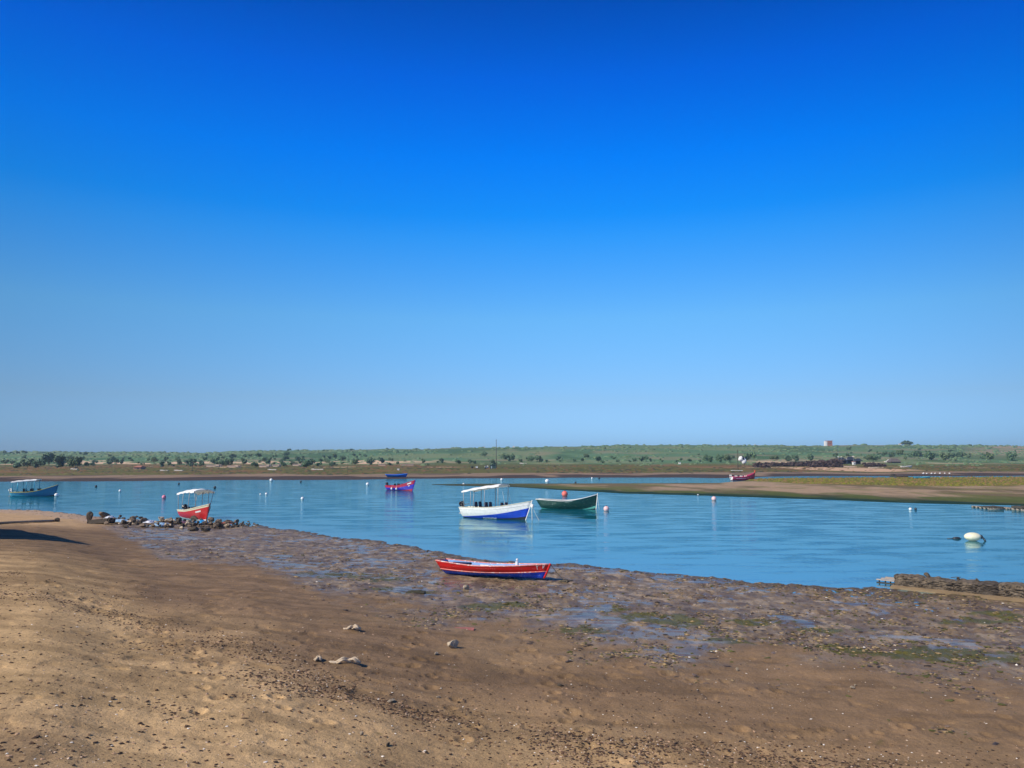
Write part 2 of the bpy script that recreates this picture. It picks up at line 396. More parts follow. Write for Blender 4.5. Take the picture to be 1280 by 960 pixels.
DRY = c3(.66, .445, .225); DAMP = c3(.235, .150, .080); MUD = c3(.215, .155, .092); ALG = c3(.10, .095, .018)
C = np.tile(DRY, (N, 1))
# damp towards the tidal mud, stretched at the left to paint in lens vignette
we = WETE(np.clip(X / np.maximum(Y, 1), -1.6, 1.6)) - Y
hi_ = np.interp(PX, [0, 400, 800], [2.0, 1.6, 1.15])
damp_vig = ss(1.0, .10, (we / np.maximum(Y, 4) + (n1 - .5) * .7) / hi_) * (DN > -2)
C = mixc(C, DAMP, np.clip(damp_vig * 1.1, 0, 1) * .97)
C = mixc(C, c3(.27, .18, .095), ss(.52, .66, n1) * .5 * (1 - W))
C = mixc(C, c3(.34, .215, .115), ss(.5, .75, n2) * .25 * (1 - W))
streak = fbm(X * .35 + Y * .3, Y * 2.2, 4, 215)
C = mixc(C, C * .74, ss(.50, .66, streak) * .8 * (1 - W)); C = mixc(C, C * 1.12, ss(.46, .36, streak) * .6 * (1 - W))
C = mixc(C, MUD, W)
C = mixc(C, c3(.36, .27, .17), W * ss(.52, .66, n2b) * .8)
C = mixc(C, c3(.11, .075, .05), W * ss(.50, .36, n3b) * .7)
spit = ss(-.50, -.575, X / np.maximum(Y, 1)) * ss(50, 58, Y) * (DN > 0.4)
C = mixc(C, c3(.50, .33, .17), spit * .9)
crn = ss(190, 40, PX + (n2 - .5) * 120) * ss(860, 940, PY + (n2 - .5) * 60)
C = mixc(C, c3(.26, .175, .10), crn * .75 * (1 - W))  # lens vignette at the lower left, painted into the sand colour
C = mixc(C, C * .80, ss(330, 60, PX + (n1 - .5) * 300) * ss(900, 860, PY) * (1 - W) * (1 - spit))  # left side darkened further, vignette falloff put into the sand colour
# rim of weed along the water's edge
C = mixc(C, c3(.10, .075, .045), ss(1.6, .3, DN) * (DN > -1) * .8 * (1 - spit))
# algae beds (seen spots)
ALGS = [(815, 772, 1.9, .5), (855, 778, 1.0, .35), (760, 762, 1.0, .4), (735, 789, 1.0, .35), (430, 724, 2.6, .6), (480, 726, 1.6, .5), (600, 760, 1.2, .35),
        (1165, 817, 1.5, .5), (1200, 824, 1.2, .45), (1120, 818, .9, .35), (1055, 808, .8, .25), (1200, 815, 1.6, .3), (1250, 822, .8, .3), (1245, 765, .9, .5), (1030, 786, 1.4, .3),
        (1225, 775, 1.6, .3), (960, 776, 1.6, .25), (900, 802, .9, .25), (1065, 812, .9, .25), (640, 755, 1.0, .3), (500, 742, 1.6, .4)]
alg = np.zeros(N)
for px, py, rx, ry in ALGS:
    x0, y0 = G(px, py, .12)
    alg = np.maximum(alg, np.exp(-(((X - x0) / rx) ** 2 + ((Y - y0) / (ry * 2.2)) ** 2)) * 1.35)
algm = ss(.55, .72, alg * .8 + (n2 - .5) * .9 + (n3b - .5) * .9) * (DN > -.2) * (1 - WET * .8)
C = mixc(C, ALG, algm * .9)
C = mixc(C, C * .85, WET)
# below the water
C = mixc(C, c3(.08, .10, .09), ((DN < -.4) & (Z < 0)).astype(float))
# bar and island
bar = (INB > -1) & (DN < -6) & (FAR_D < 0)
bn = fbm(X * .10, Y * .05, 4, 221); bn2 = fbm(X * .25, Y * .16, 3, 223)
BC = np.tile(c3(.37, .26, .165), (N, 1))
BC = mixc(BC, c3(.13, .105, .05), ss(.42, .58, bn) * .85)
BC = mixc(BC, c3(.14, .15, .04), ss(.55, .68, bn2) * .5)
BC = mixc(BC, c3(.05, .065, .025), ss(15, 2, INB * np.where(Y < (BTOP(np.clip(X/np.maximum(Y,1),-1.6,1.6)) + BBOT(np.clip(X/np.maximum(Y,1),-1.6,1.6))) / 2, 1, 3) + (bn2 - .5) * 8) * .95)
grass_lo = np.interp(PX, [915, 940, 1000, 1100, 1180, 1280], [600, 601.5, 604.5, 606.5, 608, 606.5])
gm = ss(.8, -.8, PY - grass_lo + (bn2 - .5) * 3) * (PX > 915)
GC = mixc(np.tile(c3(.15, .15, .022), (N, 1)), c3(.20, .145, .04), ss(.4, .65, bn))
GC = mixc(GC, c3(.12, .12, .04), ss(.55, .7, bn2) * .6)
BC = mixc(BC, GC, np.asarray(gm))
dbt = Y - BBOT(np.clip(X / np.maximum(Y, 1), -1.6, 1.6))
BC = mixc(BC, c3(.018, .045, .028), ss(1.0, .4, dbt / np.interp(PX, [600, 780, 1000, 1280], [5, 7, 6, 6]) + (bn2 - .5) * 1.2))
BC = mixc(BC, c3(.085, .11, .028), ss(.40, .55, bn2) * ss(24, 8, dbt) * ss(.5, 1.1, dbt / 6) * .9)
leftbar = ss(730, 610, PX)
BC = mixc(BC, c3(.06, .07, .04), leftbar * .8)
C = np.where(bar[:, None], BC, C)
# far bank, marsh, sand, hills
fl = (FAR_D > -2) & (DN < -6)
mn = fbm(X * .03, Y * .012, 4, 231); mn2 = fbm(X * .09, Y * .04, 3, 233); mn3 = fbm(X * .012, Y * .01, 3, 237)
FC = np.tile(c3(.075, .055, .045), (N, 1))
FC = mixc(FC, c3(.27, .19, .125), ss(12, 26, FAR_D + (mn2 - .5) * 44))
FC = mixc(FC, c3(.09, .065, .05), ss(.55, .66, mn2) * .7 * ss(20, 40, FAR_D))
FC = mixc(FC, c3(.125, .12, .035), ss(42, 56, FAR_D + (mn - .5) * 40))
FC = mixc(FC, c3(.23, .12, .05), ss(.50, .62, mn) * .7 * ss(60, 90, FAR_D))
FC = mixc(FC, c3(.055, .075, .018), ss(.55, .7, mn2) * .6 * ss(50, 90, FAR_D))
dune_px = np.interp(PX, [-200, 0, 130, 420, 520, 600, 900, 960, 1000, 1200, 1280], [1, 1, .95, .95, .6, .12, .08, .5, .4, .35, .15])
dz = ss(455, 480, Y + (mn3 - .5) * 60) * ss(600, 560, Y + (mn2 - .5) * 50) + ss(345, 365, Y) * ss(400, 380, Y) * .9
dn = fbm(X * .035, Y * .03, 3, 241)
dm = ss(.50, .57, dn + (dune_px - .8) * .16) * dz * (dune_px > .05) * np.clip(dune_px * 1.3, 0, 1)
GR = mixc(np.tile(c3(.105, .195, .088), (N, 1)), c3(.17, .22, .10), ss(.45, .65, mn3))
gn = fbm(X * .02, Y * .008, 4, 251)
GR = mixc(GR, c3(.05, .10, .035), ss(.52, .66, gn) * .6)
GR = mixc(GR, c3(.27, .23, .14), ss(.60, .70, fbm(X * .015, Y * .012, 4, 253)) * .55)
rightdry = ss(1180, 1260, PX) * ss(560, 760, Y)
GR = mixc(GR, c3(.33, .26, .17), np.clip(rightdry * ss(.35, .5, gn) + ss(CREST - 170, CREST - 30, Y) * ss(.45, .6, gn) * .8, 0, 1))
FC = mixc(FC, GR, ss(430, 500, Y + (mn2 - .5) * 60))
FC = mixc(FC, c3(.68, .47, .30), np.clip(dm, 0, 1) * .95)
x0, y0 = G(1062, 585.5, 1.2)
# sandy landing below the beach camp
camp = np.exp(-(((X - x0) / 26) ** 2 + ((Y - y0) / 46) ** 2))
FC = mixc(FC, c3(.62, .40, .25), ss(.35, .6, camp + (mn2 - .5) * .4) * .9)
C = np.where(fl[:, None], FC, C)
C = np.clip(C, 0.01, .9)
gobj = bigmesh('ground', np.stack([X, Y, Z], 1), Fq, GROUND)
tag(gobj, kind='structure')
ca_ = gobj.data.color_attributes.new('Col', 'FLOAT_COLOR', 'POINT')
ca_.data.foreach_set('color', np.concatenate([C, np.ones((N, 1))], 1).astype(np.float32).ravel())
a_ = gobj.data.attributes.new('wet', 'FLOAT', 'POINT'); a_.data.foreach_set('value', WET.astype(np.float32))
damp = np.clip(W * .9 + damp_vig * .45, 0, 1); damp = np.where(fl | bar, .15, damp)
a_ = gobj.data.attributes.new('damp', 'FLOAT', 'POINT'); a_.data.foreach_set('value', damp.astype(np.float32))

# ------------------------------------------------------------------ water sheet
wr = np.concatenate([np.geomspace(10, 110, 150)[:-1], np.geomspace(110, 700, 50)])
wa = np.radians(np.linspace(-100, 100, 360))
WX, WY, WF = polar(wr, wa)
wz, _, _, wd, wi, wf, _ = ground(WX, WY, False)
wobj = bigmesh('water', np.stack([WX, WY, np.zeros_like(WX)], 1), WF, WATER); tag(wobj, kind='structure')
sh = np.clip(np.exp(np.minimum(wd, 0) / 4.5) * .95 + .25 * np.exp(-np.maximum(-wf, 0) / 25) , 0, 1)
a_ = wobj.data.attributes.new('shallow', 'FLOAT', 'POINT'); a_.data.foreach_set('value', sh.astype(np.float32))

# ================================================================== BOATS
WHITEP = M_('white_paint', (.80, .78, .72), .45, .10, 5, chips=(1, 1, 3), chipcol=(.42, .36, .27), chipth=.645)
WOODIN = M_('pale_blue_inside', (.18, .34, .62), .6, .15, 4, chips=(1, 1, 1), chipcol=(.6, .64, .68), chipth=.62)
DARKP = M_('black_plastic', (.015, .016, .025), .4, .2)
MOTORC = M_('motor_cowl', (.02, .02, .025), .3, .1)
STEEL = M_('dull_metal', (.35, .36, .36), .45, .1)
ROPE = M_('rope_fibre', (.10, .085, .06), .9, .2)
PALEROPE = M_('pale_rope', (.62, .60, .52), .8, .1)
CANVAS = M_('canopy_canvas', (.80, .79, .75), .7, .05, 3, bump=.02, bs=3)
NAVY = M_('navy_seat', (.018, .02, .055), .55, .2)

class Hull:
    """lofted double-skinned boat hull; bow along +x, waterline plane z = 0"""
    def __init__(s, L, B, k, st, mid, bow, tw=.55, tm=.42, rb=.12, rs=.05, p=2.3, rocker=.10, bands=None, flare=.25):
        s.L, s.B, s.k, s.st, s.mid, s.bow, s.tw, s.tm, s.rb, s.rs, s.p, s.rocker, s.flare = L, B, k, st, mid, bow, tw, tm, rb, rs, p, rocker, flare
        s.bands = bands
    def half(s, t):
        return s.B / 2 * ((1 - max(0, (t - s.tm) / (1 - s.tm)) ** s.p) if t > s.tm else 1 - (1 - s.tw) * ((s.tm - t) / s.tm) ** 2)
    def sheer(s, t):
        return s.mid + (s.st - s.mid) * max(0, (.45 - t) / .45) ** 1.8 + (s.bow - s.mid) * max(0, (t - .35) / .65) ** 2.0
    def keel(s, t):
        return -s.k + s.rocker * (max(0, (t - .75) / .25) ** 2 + .6 * max(0, (.3 - t) / .3) ** 2)
    def pt(s, t, g, side=1, off=0.0):
        k, h = s.keel(t), s.sheer(t)
        z = k + (h - k) * g
        w = (1 - s.flare) * (1 - (1 - min(1, g / .8)) ** 2) ** .6 + s.flare * g
        y = max(.022, s.half(t)) * w + off
        x = (t - .5) * s.L * .93 + (g ** .9) * (s.rb * s.L * max(0, (t - .5) / .5) ** 3 - s.rs * s.L * max(0, (.3 - t) / .3) ** 2) - s.rb * s.L * .3
        return Vector((x, y * side, z))
    def build(s, root, mats, inner, rail_mat, rail=.035, stem_mat=None, band_fr=None, thick=.045):
        """mats: list of materials from keel up; band_fr: functions t -> height fraction at which each band ends"""
        ts = [i / 30 for i in range(31)]; fr = band_fr + [lambda t: 1.0]
        m = MB(); nrow = []
        def gs(t):
            out = [0]; mi = []
            for b, f in enumerate(fr):
                lo = 0 if b == 0 else fr[b - 1](t); hi = f(t); n = 7 if b == 0 else 4
                for q in range(1, n + 1): out.append(lo + (hi - lo) * ((q / n) ** (1.6 if b == 0 else 1))); mi.append(b)
            return out, mi
        g0, mi = gs(.5); n = len(g0); v = []
        for t in ts:
            gg, _ = gs(t)
            v += [s.pt(t, g, 1) for g in gg] + [s.pt(t, g, -1) for g in gg]
        f = []; mm = []
        for i in range(30):
            for j in range(n - 1):
                a = i * 2 * n + j; b = a + 2 * n
                f.append((a, b, b + 1, a + 1)); mm.append(mi[j])
                f.append((a + n, a + n + 1, b + n + 1, b + n)); mm.append(mi[j])
        for j in range(n - 1):
            f.append((j, j + 1, n + j + 1, n + j)); mm.append(mi[j])
            e = 60 * n + 0; a = 30 * 2 * n + j; f.append((a, a + n, a + n + 1, a + 1)); mm.append(mi[j])
        hull = mesh('hull', v, f, mats, mm, True, root)
        # inner skin
        v = []; f = []; gi = [.22, .3, .45, .65, .85, .995]
        tin = [.012 + .965 * i / 24 for i in range(25)]
        for t in tin:
            for sd in (1, -1):
                for g in gi:
                    p = s.pt(t, g, sd); p.y = sd * max(.004, abs(p.y) - thick); v.append(p)
        k = len(gi)
        for i in range(24):
            for j in range(k - 1):
                a = i * 2 * k + j; b = a + 2 * k
                f += [(a, a + 1, b + 1, b), (a + k, b + k, b + k + 1, a + k + 1)]
            a = i * 2 * k; b = a + 2 * k; f.append((a, b, b + k, a + k))
        f.append(tuple(list(range(0, k)) + list(range(2 * k - 1, k - 1, -1))))
        mesh('inner_skin', v, f, inner, None, True, root)
        r = MB()
        for sd in (1, -1):
            r.tube([s.pt(t, 1.0, sd, -thick * .35) + Vector((0, 0, rail * .3)) for t in ts], rail, 8)
        a, b = s.pt(0, 1, 1), s.pt(0, 1, -1)
        r.tube([a, (a + b) / 2 + Vector((0, 0, .01)), b], rail, 8)
        r.build('gunwale', rail_mat, root, True)
        if stem_mat:
            q = MB(); q.tube([s.pt(1, g) * 1 + Vector((.02, -abs(s.pt(1, g).y), 0)) for g in (0, .15, .3, .5, .7, .85, 1.0, 1.06)], .045, 8)
            q.build('stem_post', stem_mat, root, True)
        return hull
    def strake(s, root, mat, f, r=.02, name='rub_rail'):
        q = MB()
        for sd in (1, -1): q.tube([s.pt(i / 30, f(i / 30), sd, .006) for i in range(31)], r, 6)
        return q.build(name, mat, root, True)
    def thwart(s, root, t, g, w, mat, th=.04):
        p = s.pt(t, g); q = MB(); q.box((p.x, 0, p.z), (w, 2 * abs(p.y) - .10, th), bev=.01); return q.build('thwart', mat, root)
    def decal(s, t0, g0, t1, g1, w, side, m, mb, ns=5):
        n = ns; v = []
        for i in range(n + 1):
            a = i / n; t = t0 + (t1 - t0) * a; g = g0 + (g1 - g0) * a
            dt, dg = (t1 - t0) * s.L, (g1 - g0) * 1.0; ln = math.hypot(dt, dg) or 1; nx, ng = -dg / ln * w / s.L, dt / ln * w
            v += [s.pt(t + nx / 2, g + ng / 2, side, .008), s.pt(t - nx / 2, g - ng / 2, side, .008)]
        mb.add(v, [(2 * i, 2 * i + 1, 2 * i + 3, 2 * i + 2) for i in range(n)], m)

def place_boat(pl, pr, z=0.0, grow=1.0):
    """centre, yaw and length of a boat whose waterline runs between two photo points (stern, bow)"""
    a = Vector((*G(*pl, z), 0)); b = Vector((*G(*pr, z), 0)); d = b - a
    return (a + b) / 2 + Vector((0, 0, z)), math.atan2(d.y, d.x), d.length * grow
def motor(root, h, s=1.0, cowl=MOTORC, yaw=0.0, tilt=0.0):
    p = h.pt(0, 1); x, z = p.x - .02, p.z
    m = MB(); m.box((x - .16 * s, 0, z + .30 * s), (.50 * s, .36 * s, .42 * s), ry=-.2 + tilt, bev=.11 * s); m.box((x + .02, 0, z - .02), (.12, .28, .30), bev=.02)
    o = m.build('outboard_motor', cowl, root, True)
    q = MB(); q.box((x - .16 * s, 0, z - .25 * s), (.16 * s, .09 * s, .80 * s), ry=tilt, bev=.03); q.box((x - .26 * s, 0, z - .55 * s), (.34 * s, .10 * s, .10 * s), bev=.03)
    q.build('drive_leg', STEEL, o)
    t = MB(); t.tube([(x, 0, z + .2 * s), (x + .35 * s, .05, z + .26 * s), (x + .62 * s, .12, z + .30 * s)], .025, 6); t.build('tiller', DARKP, o)
    return o
def canopy(root, x0, x1, w, z0, z1, arch=.16, sag=.06, posts=(), th=.05, mat=CANVAS, fringe=.10, postmat=STEEL, hull=None, r=.028):
    nx, ny = 16, 10; v = []; f = []
    for lay in (0, 1):
        for i in range(nx + 1):
            a = i / nx
            for j in range(ny + 1):
                b = j / ny * 2 - 1
                z = z0 + (z1 - z0) * a + 4 * arch * .5 * a * (1 - a) + arch * (1 - b * b) - th * lay + .02 * math.sin(a * 19 + j)
                v.append((x0 + (x1 - x0) * a, b * w / 2, z))
    S = (nx + 1) * (ny + 1); I = lambda l, i, j: l * S + i * (ny + 1) + j
    for i in range(nx):
        for j in range(ny):
            f += [(I(0, i, j), I(0, i + 1, j), I(0, i + 1, j + 1), I(0, i, j + 1)), (I(1, i, j), I(1, i, j + 1), I(1, i + 1, j + 1), I(1, i + 1, j))]
        f += [(I(0, i, 0), I(1, i, 0), I(1, i + 1, 0), I(0, i + 1, 0)), (I(0, i, ny), I(0, i + 1, ny), I(1, i + 1, ny), I(1, i, ny))]
    for j in range(ny):
        f += [(I(0, 0, j), I(0, 0, j + 1), I(1, 0, j + 1), I(1, 0, j)), (I(0, nx, j), I(1, nx, j), I(1, nx, j + 1), I(0, nx, j + 1))]
    c = mesh('canopy', v, f, mat, None, False, root)
    # hanging edge
    q = MB()
    for sd in (-1, 1):
        vv = []
        for i in range(33):
            a = i / 32; z = z0 + (z1 - z0) * a + 2 * arch * a * (1 - a)
            dr = fringe * (.75 + .35 * abs(math.sin(a * 13)))
            y = sd * (w / 2 + .008)
            vv += [(x0 + (x1 - x0) * a, y, z), (x0 + (x1 - x0) * a, y, z - dr), (x0 + (x1 - x0) * a, y + sd * .012, z - dr), (x0 + (x1 - x0) * a, y + sd * .012, z)]
        q.add(vv, [(4 * i + k, 4 * i + 4 + k, 4 * i + 4 + (k + 1) % 4, 4 * i + (k + 1) % 4) for i in range(32) for k in range(4)])
    q.build('valance', mat, c)
    for fx in posts:
        x = x0 + (x1 - x0) * fx; zt = z0 + (z1 - z0) * fx + 2 * arch * fx * (1 - fx)
        for sd in (-1, 1):
            t = min(.97, max(.01, (x + hull.rb * hull.L * .3) / (hull.L * .93) + .5)); p = hull.pt(t, .97, sd)
            m = MB(); m.tube([(x, p.y - sd * .05, p.z - .05), (x, sd * w / 2 * .93, zt + .0)], r, 8); m.build('post', postmat, root, True)
    return c
def seat_pair(root, x, z, w, mat=NAVY, h=.42, two=True):
    for sd in ((-1, 1) if two else (0,)):
        m = MB(); m.box((x, sd * w, z + .22), (.42, .46, .12), bev=.04); m.box((x - .17, sd * w, z + h), (.12, .46, h), ry=-.12, bev=.05)
        m.box((x, sd * w, z + .07), (.12, .12, .22)); m.build('seat', mat, root, True)

def rope_pts(a, b, sag, n=9):
    a, b = Vector(a), Vector(b)
    return [a.lerp(b, i / n) + Vector((0, 0, -sag * 4 * (i / n) * (1 - i / n))) for i in range(n + 1)]

# ---- red rowing boat lying on the mud
RED = M_('red_boat_paint', (.66, .016, .014), .45, .12, 3, chips=(1.2, 1, 3), chipcol=(.66, .28, .24), chipth=.63, plank=1.9)
BLUE = M_('blue_boat_paint', (.014, .10, .80), .42, .2, 3, chips=(1, 1, 3), chipcol=(.6, .66, .72), chipth=.60, plank=1.9)
PINKR = M_('faded_red_rail', (.72, .26, .22), .6, .2, 6, chips=(1, 1, 1), chipcol=(.8, .65, .58), chipth=.55)
c, yaw, Lr = place_boat((555, 716.5), (689, 726), .08)
e = empty('rowing_boat', (c.x, c.y, .10), (R(-3), R(-1.2), yaw), 'red wooden rowing boat with a blue bottom lying on the wet mud', 'boat')
h = Hull(5.02, 1.62, .02, .62, .47, .60, tw=.60, tm=.45, rb=.055, rs=.07, p=2.6, rocker=.04, flare=.35)
hb = lambda t: .33 + .12 * t
h.build(e, [BLUE, RED], WOODIN, PINKR, .028, band_fr=[hb], stem_mat=RED)
h.strake(e, PINKR, lambda t: .42 + .08 * t, .020)
for t in (.30, .52, .74): h.thwart(e, t, .78, .24, WOODIN)
d = MB()
FM = M_('faded_mark', (.75, .62, .55), .7, .1)
for segs in ([(.925, .86, .932, .66), (.925, .86, .918, .99), (.925, .86, .934, .99)], [(.962, .97, .966, .72), (.966, .72, .973, .98)]):
    dd = MB()
    for seg in segs: h.decal(*seg, .022, -1, 0, dd)
    dd.build('painted_letter', FM, e)
for k in range(9): h.decal(.40 + k * .022, .80 + .02 * math.sin(k * 2), .412 + k * .022, .80 + .03 * math.cos(k * 3), .012, -1, 0, d)
d.build('painted_mark', FM, e)
p = h.pt(.13, .82); m = MB(); m.box((p.x, 0, p.z + .02), (.95, 1.0, .10), bev=.03); m.build('stern_locker', NAVY, e)
p = h.pt(.62, .9, 1); m = MB(); m.box((p.x, .25, p.z - .02), (1.9, .16, .035), rz=.05, bev=.01); m.build('oar_plank', WOODIN, e)
m = MB(); m.tube([(p.x - 1.4, .30, p.z - .02), (p.x + .9, .38, p.z - .03)], .028, 8); m.box((p.x + 1.1, .385, p.z - .03), (.5, .14, .02)); o = m.build('oar', WHITEP, e)
b = MB(); p = h.pt(.72, .8); b.tube([(p.x, .12, p.z), (p.x, .12, p.z + .20), (p.x, .12, p.z + .26)], .075, 12); b.ball((p.x, .12, p.z + .33), .055)
o = b.build('water_jug', WHITEP); tag(o, 'small white jug standing inside the red rowing boat', 'jug'); o.parent = None
o.matrix_world = Matrix.Translation(e.location) @ e.rotation_euler.to_matrix().to_4x4()
bowp = Matrix.Translation(e.location) @ e.rotation_euler.to_matrix().to_4x4() @ h.pt(1, 1.05)
an = hit(707, 727.5)
m = MB(); m.tube(rope_pts(bowp, an + Vector((0, 0, .02)), .05), .017, 6); o = m.build('mooring_rope', ROPE, None, True)
tag(o, 'dark rope running from the red rowing boat bow down to the mud', 'rope')
m = MB(); m.ball((0, 0, .03), .12, sq=(1.3, .8, .5), jit=.2); m.tube([(-.3, 0, .02), (.32, .1, .03)], .03, 6); m.tube([(.05, -.22, .02), (0, .2, .05)], .025, 6)
o = m.build('anchor', ROPE, None, True, an); tag(o, 'small dark anchor in the mud at the end of the red rowing boat rope', 'anchor')

# ---- white tour boat with canopy
BLUE2 = M_('bright_blue_paint', (.006, .06, .50), .35, .12, 3, chips=(.7, 1, 4), chipcol=(.6, .68, .8), chipth=.655, plank=1.9)
DKB = M_('dark_boat_bottom', (.012, .02, .03), .6, .2)
CREAM = M_('cream_rail', (.62, .58, .42), .5, .1)
c, yaw, Lw = place_boat((581.5, 646.5), (662, 650.2))
e = empty('tour_boat', (c.x, c.y, -.02), (R(-1), 0, yaw), 'white and blue tour boat under a long white canopy', 'boat')
hw = Hull(6.55, 2.0, .22, .92, .98, 1.62, tw=.72, tm=.40, rb=.10, rs=.045, p=2.3, rocker=.12, flare=.30)
hw.build(e, [DKB, BLUE2, WHITEP], WHITEP, CREAM, .035, band_fr=[lambda t: .22 + .03 * t, lambda t: .26 + .42 * t ** .85], stem_mat=WHITEP)
hw.strake(e, WHITEP, lambda t: .86, .022)
d = MB()
for k in range(14): hw.decal(.36 + k * .016, .24 + .012 * math.sin(k * 2.1), .375 + k * .016, .26 + .012 * math.cos(k * 1.3), .05, -1, 0, d)
for k in range(12): hw.decal(.80 + k * .011, .84 + .03 * (k % 2), .806 + k * .011, .80 + .03 * (k % 3), .014, -1, 0, d)
d.build('paint_mark', WHITEP, e)
for t in (.22, .42, .66): hw.thwart(e, t, .72, .34, WHITEP)
for x in (-1.78, -.70, .92): seat_pair(e, x, .70, .34, h=.50)
motor(e, hw, 1.0, MOTORC)
canopy(e, -3.12, .75, 1.9, 2.34, 2.92, arch=.14, posts=(.04, .24, .62, .97), hull=hw, r=.03, fringe=.12)
m = MB(); m.tube([(.75, -.5, 2.9), (1.2, -.55, 1.15)], .012, 5); m.tube([(.75, .5, 2.9), (1.25, .55, 1.18)], .012, 5); m.build('stay_line', PALEROPE, e)
bx = hw.pt(1, 1); m = MB(); m.ball((bx.x + .10, -.05, bx.z - .42), .17, sq=(.8, .8, 1.1)); m.build('fender', WHITEP, e, True)
m = MB(); m.tube(rope_pts((bx.x, 0, bx.z - .05), (bx.x + .12, -.1, -.2), .0, 4), .03, 6); m.build('mooring_rope', PALEROPE, e, True)
m = MB(); m.tube(rope_pts((bx.x, 0, bx.z - .25), (bx.x + .75, .3, -.2), .15, 6), .015, 6); m.build('mooring_rope', PALEROPE, e, True)

# ---- green rowing boat
GREEN = M_('dark_green_paint', (.004, .052, .040), .38, .2, 3, chips=(1, 1, 2), chipcol=(.30, .36, .30), chipth=.62, plank=1.9)
AQUA = M_('aqua_bottom_paint', (.16, .52, .38), .5, .15)
c, yaw, L_ = place_boat((681, 635.3), (744, 636.6))
e = empty('rowing_boat', (c.x, c.y, -.02), (0, 0, yaw), 'dark green open boat with a white rim moored on the water', 'boat')
h = Hull(6.1, 1.95, .2, .98, .85, 1.56, tw=.55, tm=.42, rb=.03, rs=.11, p=2.5, rocker=.10, flare=.34)
h.build(e, [DKB, AQUA, GREEN], GREEN, WHITEP, .035, band_fr=[lambda t: .15, lambda t: .155 + .16 * max(0, (t - .72) / .28) ** 1.2 + .04 * max(0, (.4 - t) / .4)], stem_mat=WHITEP)
for t in (.25, .48, .70): h.thwart(e, t, .74, .24, GREEN)
d = MB(); h.decal(.46, .90, .60, .91, .04, -1, 0, d); h.decal(.22, .70, .225, .60, .03, -1, 0, d); h.decal(.44, .60, .445, .55, .03, -1, 0, d)
d.build('painted_mark', M_('pale_green_mark', (.45, .6, .52), .6, .1), e)
m = MB(); m.tube(rope_pts((h.pt(1, 1).x, 0, 1.55), (h.pt(1, 1).x + .2, .02, -.2), 0, 3), .02, 6); m.build('mooring_rope', PALEROPE, e, True)

# ---- blue boat with red inside
MAROON = M_('crimson_paint', (.42, .012, .05), .45, .15)
VIOLET = M_('violet_blue_paint', (.035, .03, .42), .4, .15)
c, yaw, L_ = place_boat((484, 612.4), (519, 613.6))
e = empty('motor_boat', (c.x, c.y, -.02), (0, 0, yaw), 'blue motor boat with a crimson rim and three dark seats', 'boat')
h = Hull(6.0, 1.9, .2, .78, .74, 1.75, tw=.7, tm=.4, rb=.12, rs=.03, p=2.4, rocker=.1, flare=.3)
h.build(e, [MAROON, VIOLET, MAROON], MAROON, MAROON, .05, band_fr=[lambda t: .26, lambda t: .68], stem_mat=VIOLET)
for x in (-.9, .1, 1.0): seat_pair(e, x, .55, .36, DARKP, .40)
motor(e, h, 1.05)
d = MB(); h.decal(.84, .86, .93, .88, .12, -1, 0, d); h.decal(.87, .62, .90, .63, .10, -1, 0, d); d.build('name_patch', WHITEP, e)
for t in (.32, .52):
    p = h.pt(t, .62, -1); m = MB(); m.ball((p.x, p.y - .16, .32), .19, sq=(.85, .85, 1.1)); m.tube([(p.x, p.y - .1, .5), (p.x, h.pt(t, 1, -1).y, h.pt(t, 1).z)], .015, 5); m.build('fender', WHITEP, e, True)

# ---- small blue boat pulled up on the far bank
CYAN = M_('pale_cyan_paint', (.10, .48, .62), .45, .15); BL3 = M_('deep_sky_blue_paint', (.01, .20, .72), .45, .15)
c, yaw, L_ = place_boat((484, 597.6), (509, 597.4))
z = H0(c.x, c.y)
e = empty('rowing_boat', (c.x, c.y, max(z, 0)), (R(4), 0, yaw), 'small blue boat with a pale stern resting by the far bank', 'boat')
h = Hull(5.6, 1.8, .05, .75, .62, .95, tw=.75, tm=.4, rb=.08, rs=.1, p=2.6, flare=.3)
h.build(e, [BL3, BL3], BL3, BL3, .05, band_fr=[lambda t: .4])
d = MB()
for sd in (-1, 1): h.decal(.03, .45, .26, .50, .30, sd, 0, d)
d.build('stern_patch', CYAN, e); h.thwart(e, .5, .8, .3, BL3); h.thwart(e, .25, .8, .3, CYAN)

# ---- turquoise boat with canopy at the left edge
TURQ = M_('turquoise_paint', (.010, .16, .28), .4, .15); TURL = M_('light_turquoise_paint', (.04, .34, .46), .45, .15)
OLIV = M_('mustard_stripe', (.42, .36, .08), .5, .1)
c, yaw, L_ = place_boat((19, 620.6), (67, 620.2))
e = empty('tour_boat', (c.x, c.y, -.02), (0, 0, yaw), 'turquoise boat with a pale canopy moored at the far left', 'boat')
h = Hull(5.75, 1.95, .2, .60, .62, 1.62, tw=.7, tm=.4, rb=.07, rs=.02, p=2.3, flare=.3)
h.build(e, [DKB, TURL, TURQ], TURQ, OLIV, .04, band_fr=[lambda t: .2, lambda t: .22 + .62 * max(0, 1 - t * 1.7)], stem_mat=TURQ)
for x in (-1.1, -.2, .75): seat_pair(e, x, .5, .36, DARKP, .42)
motor(e, h, 1.0, WHITEP)
canopy(e, -2.75, .45, 1.9, 2.05, 2.32, arch=.10, posts=(.05, .28, .62, .93), hull=h, r=.045, postmat=TURL, fringe=.1)

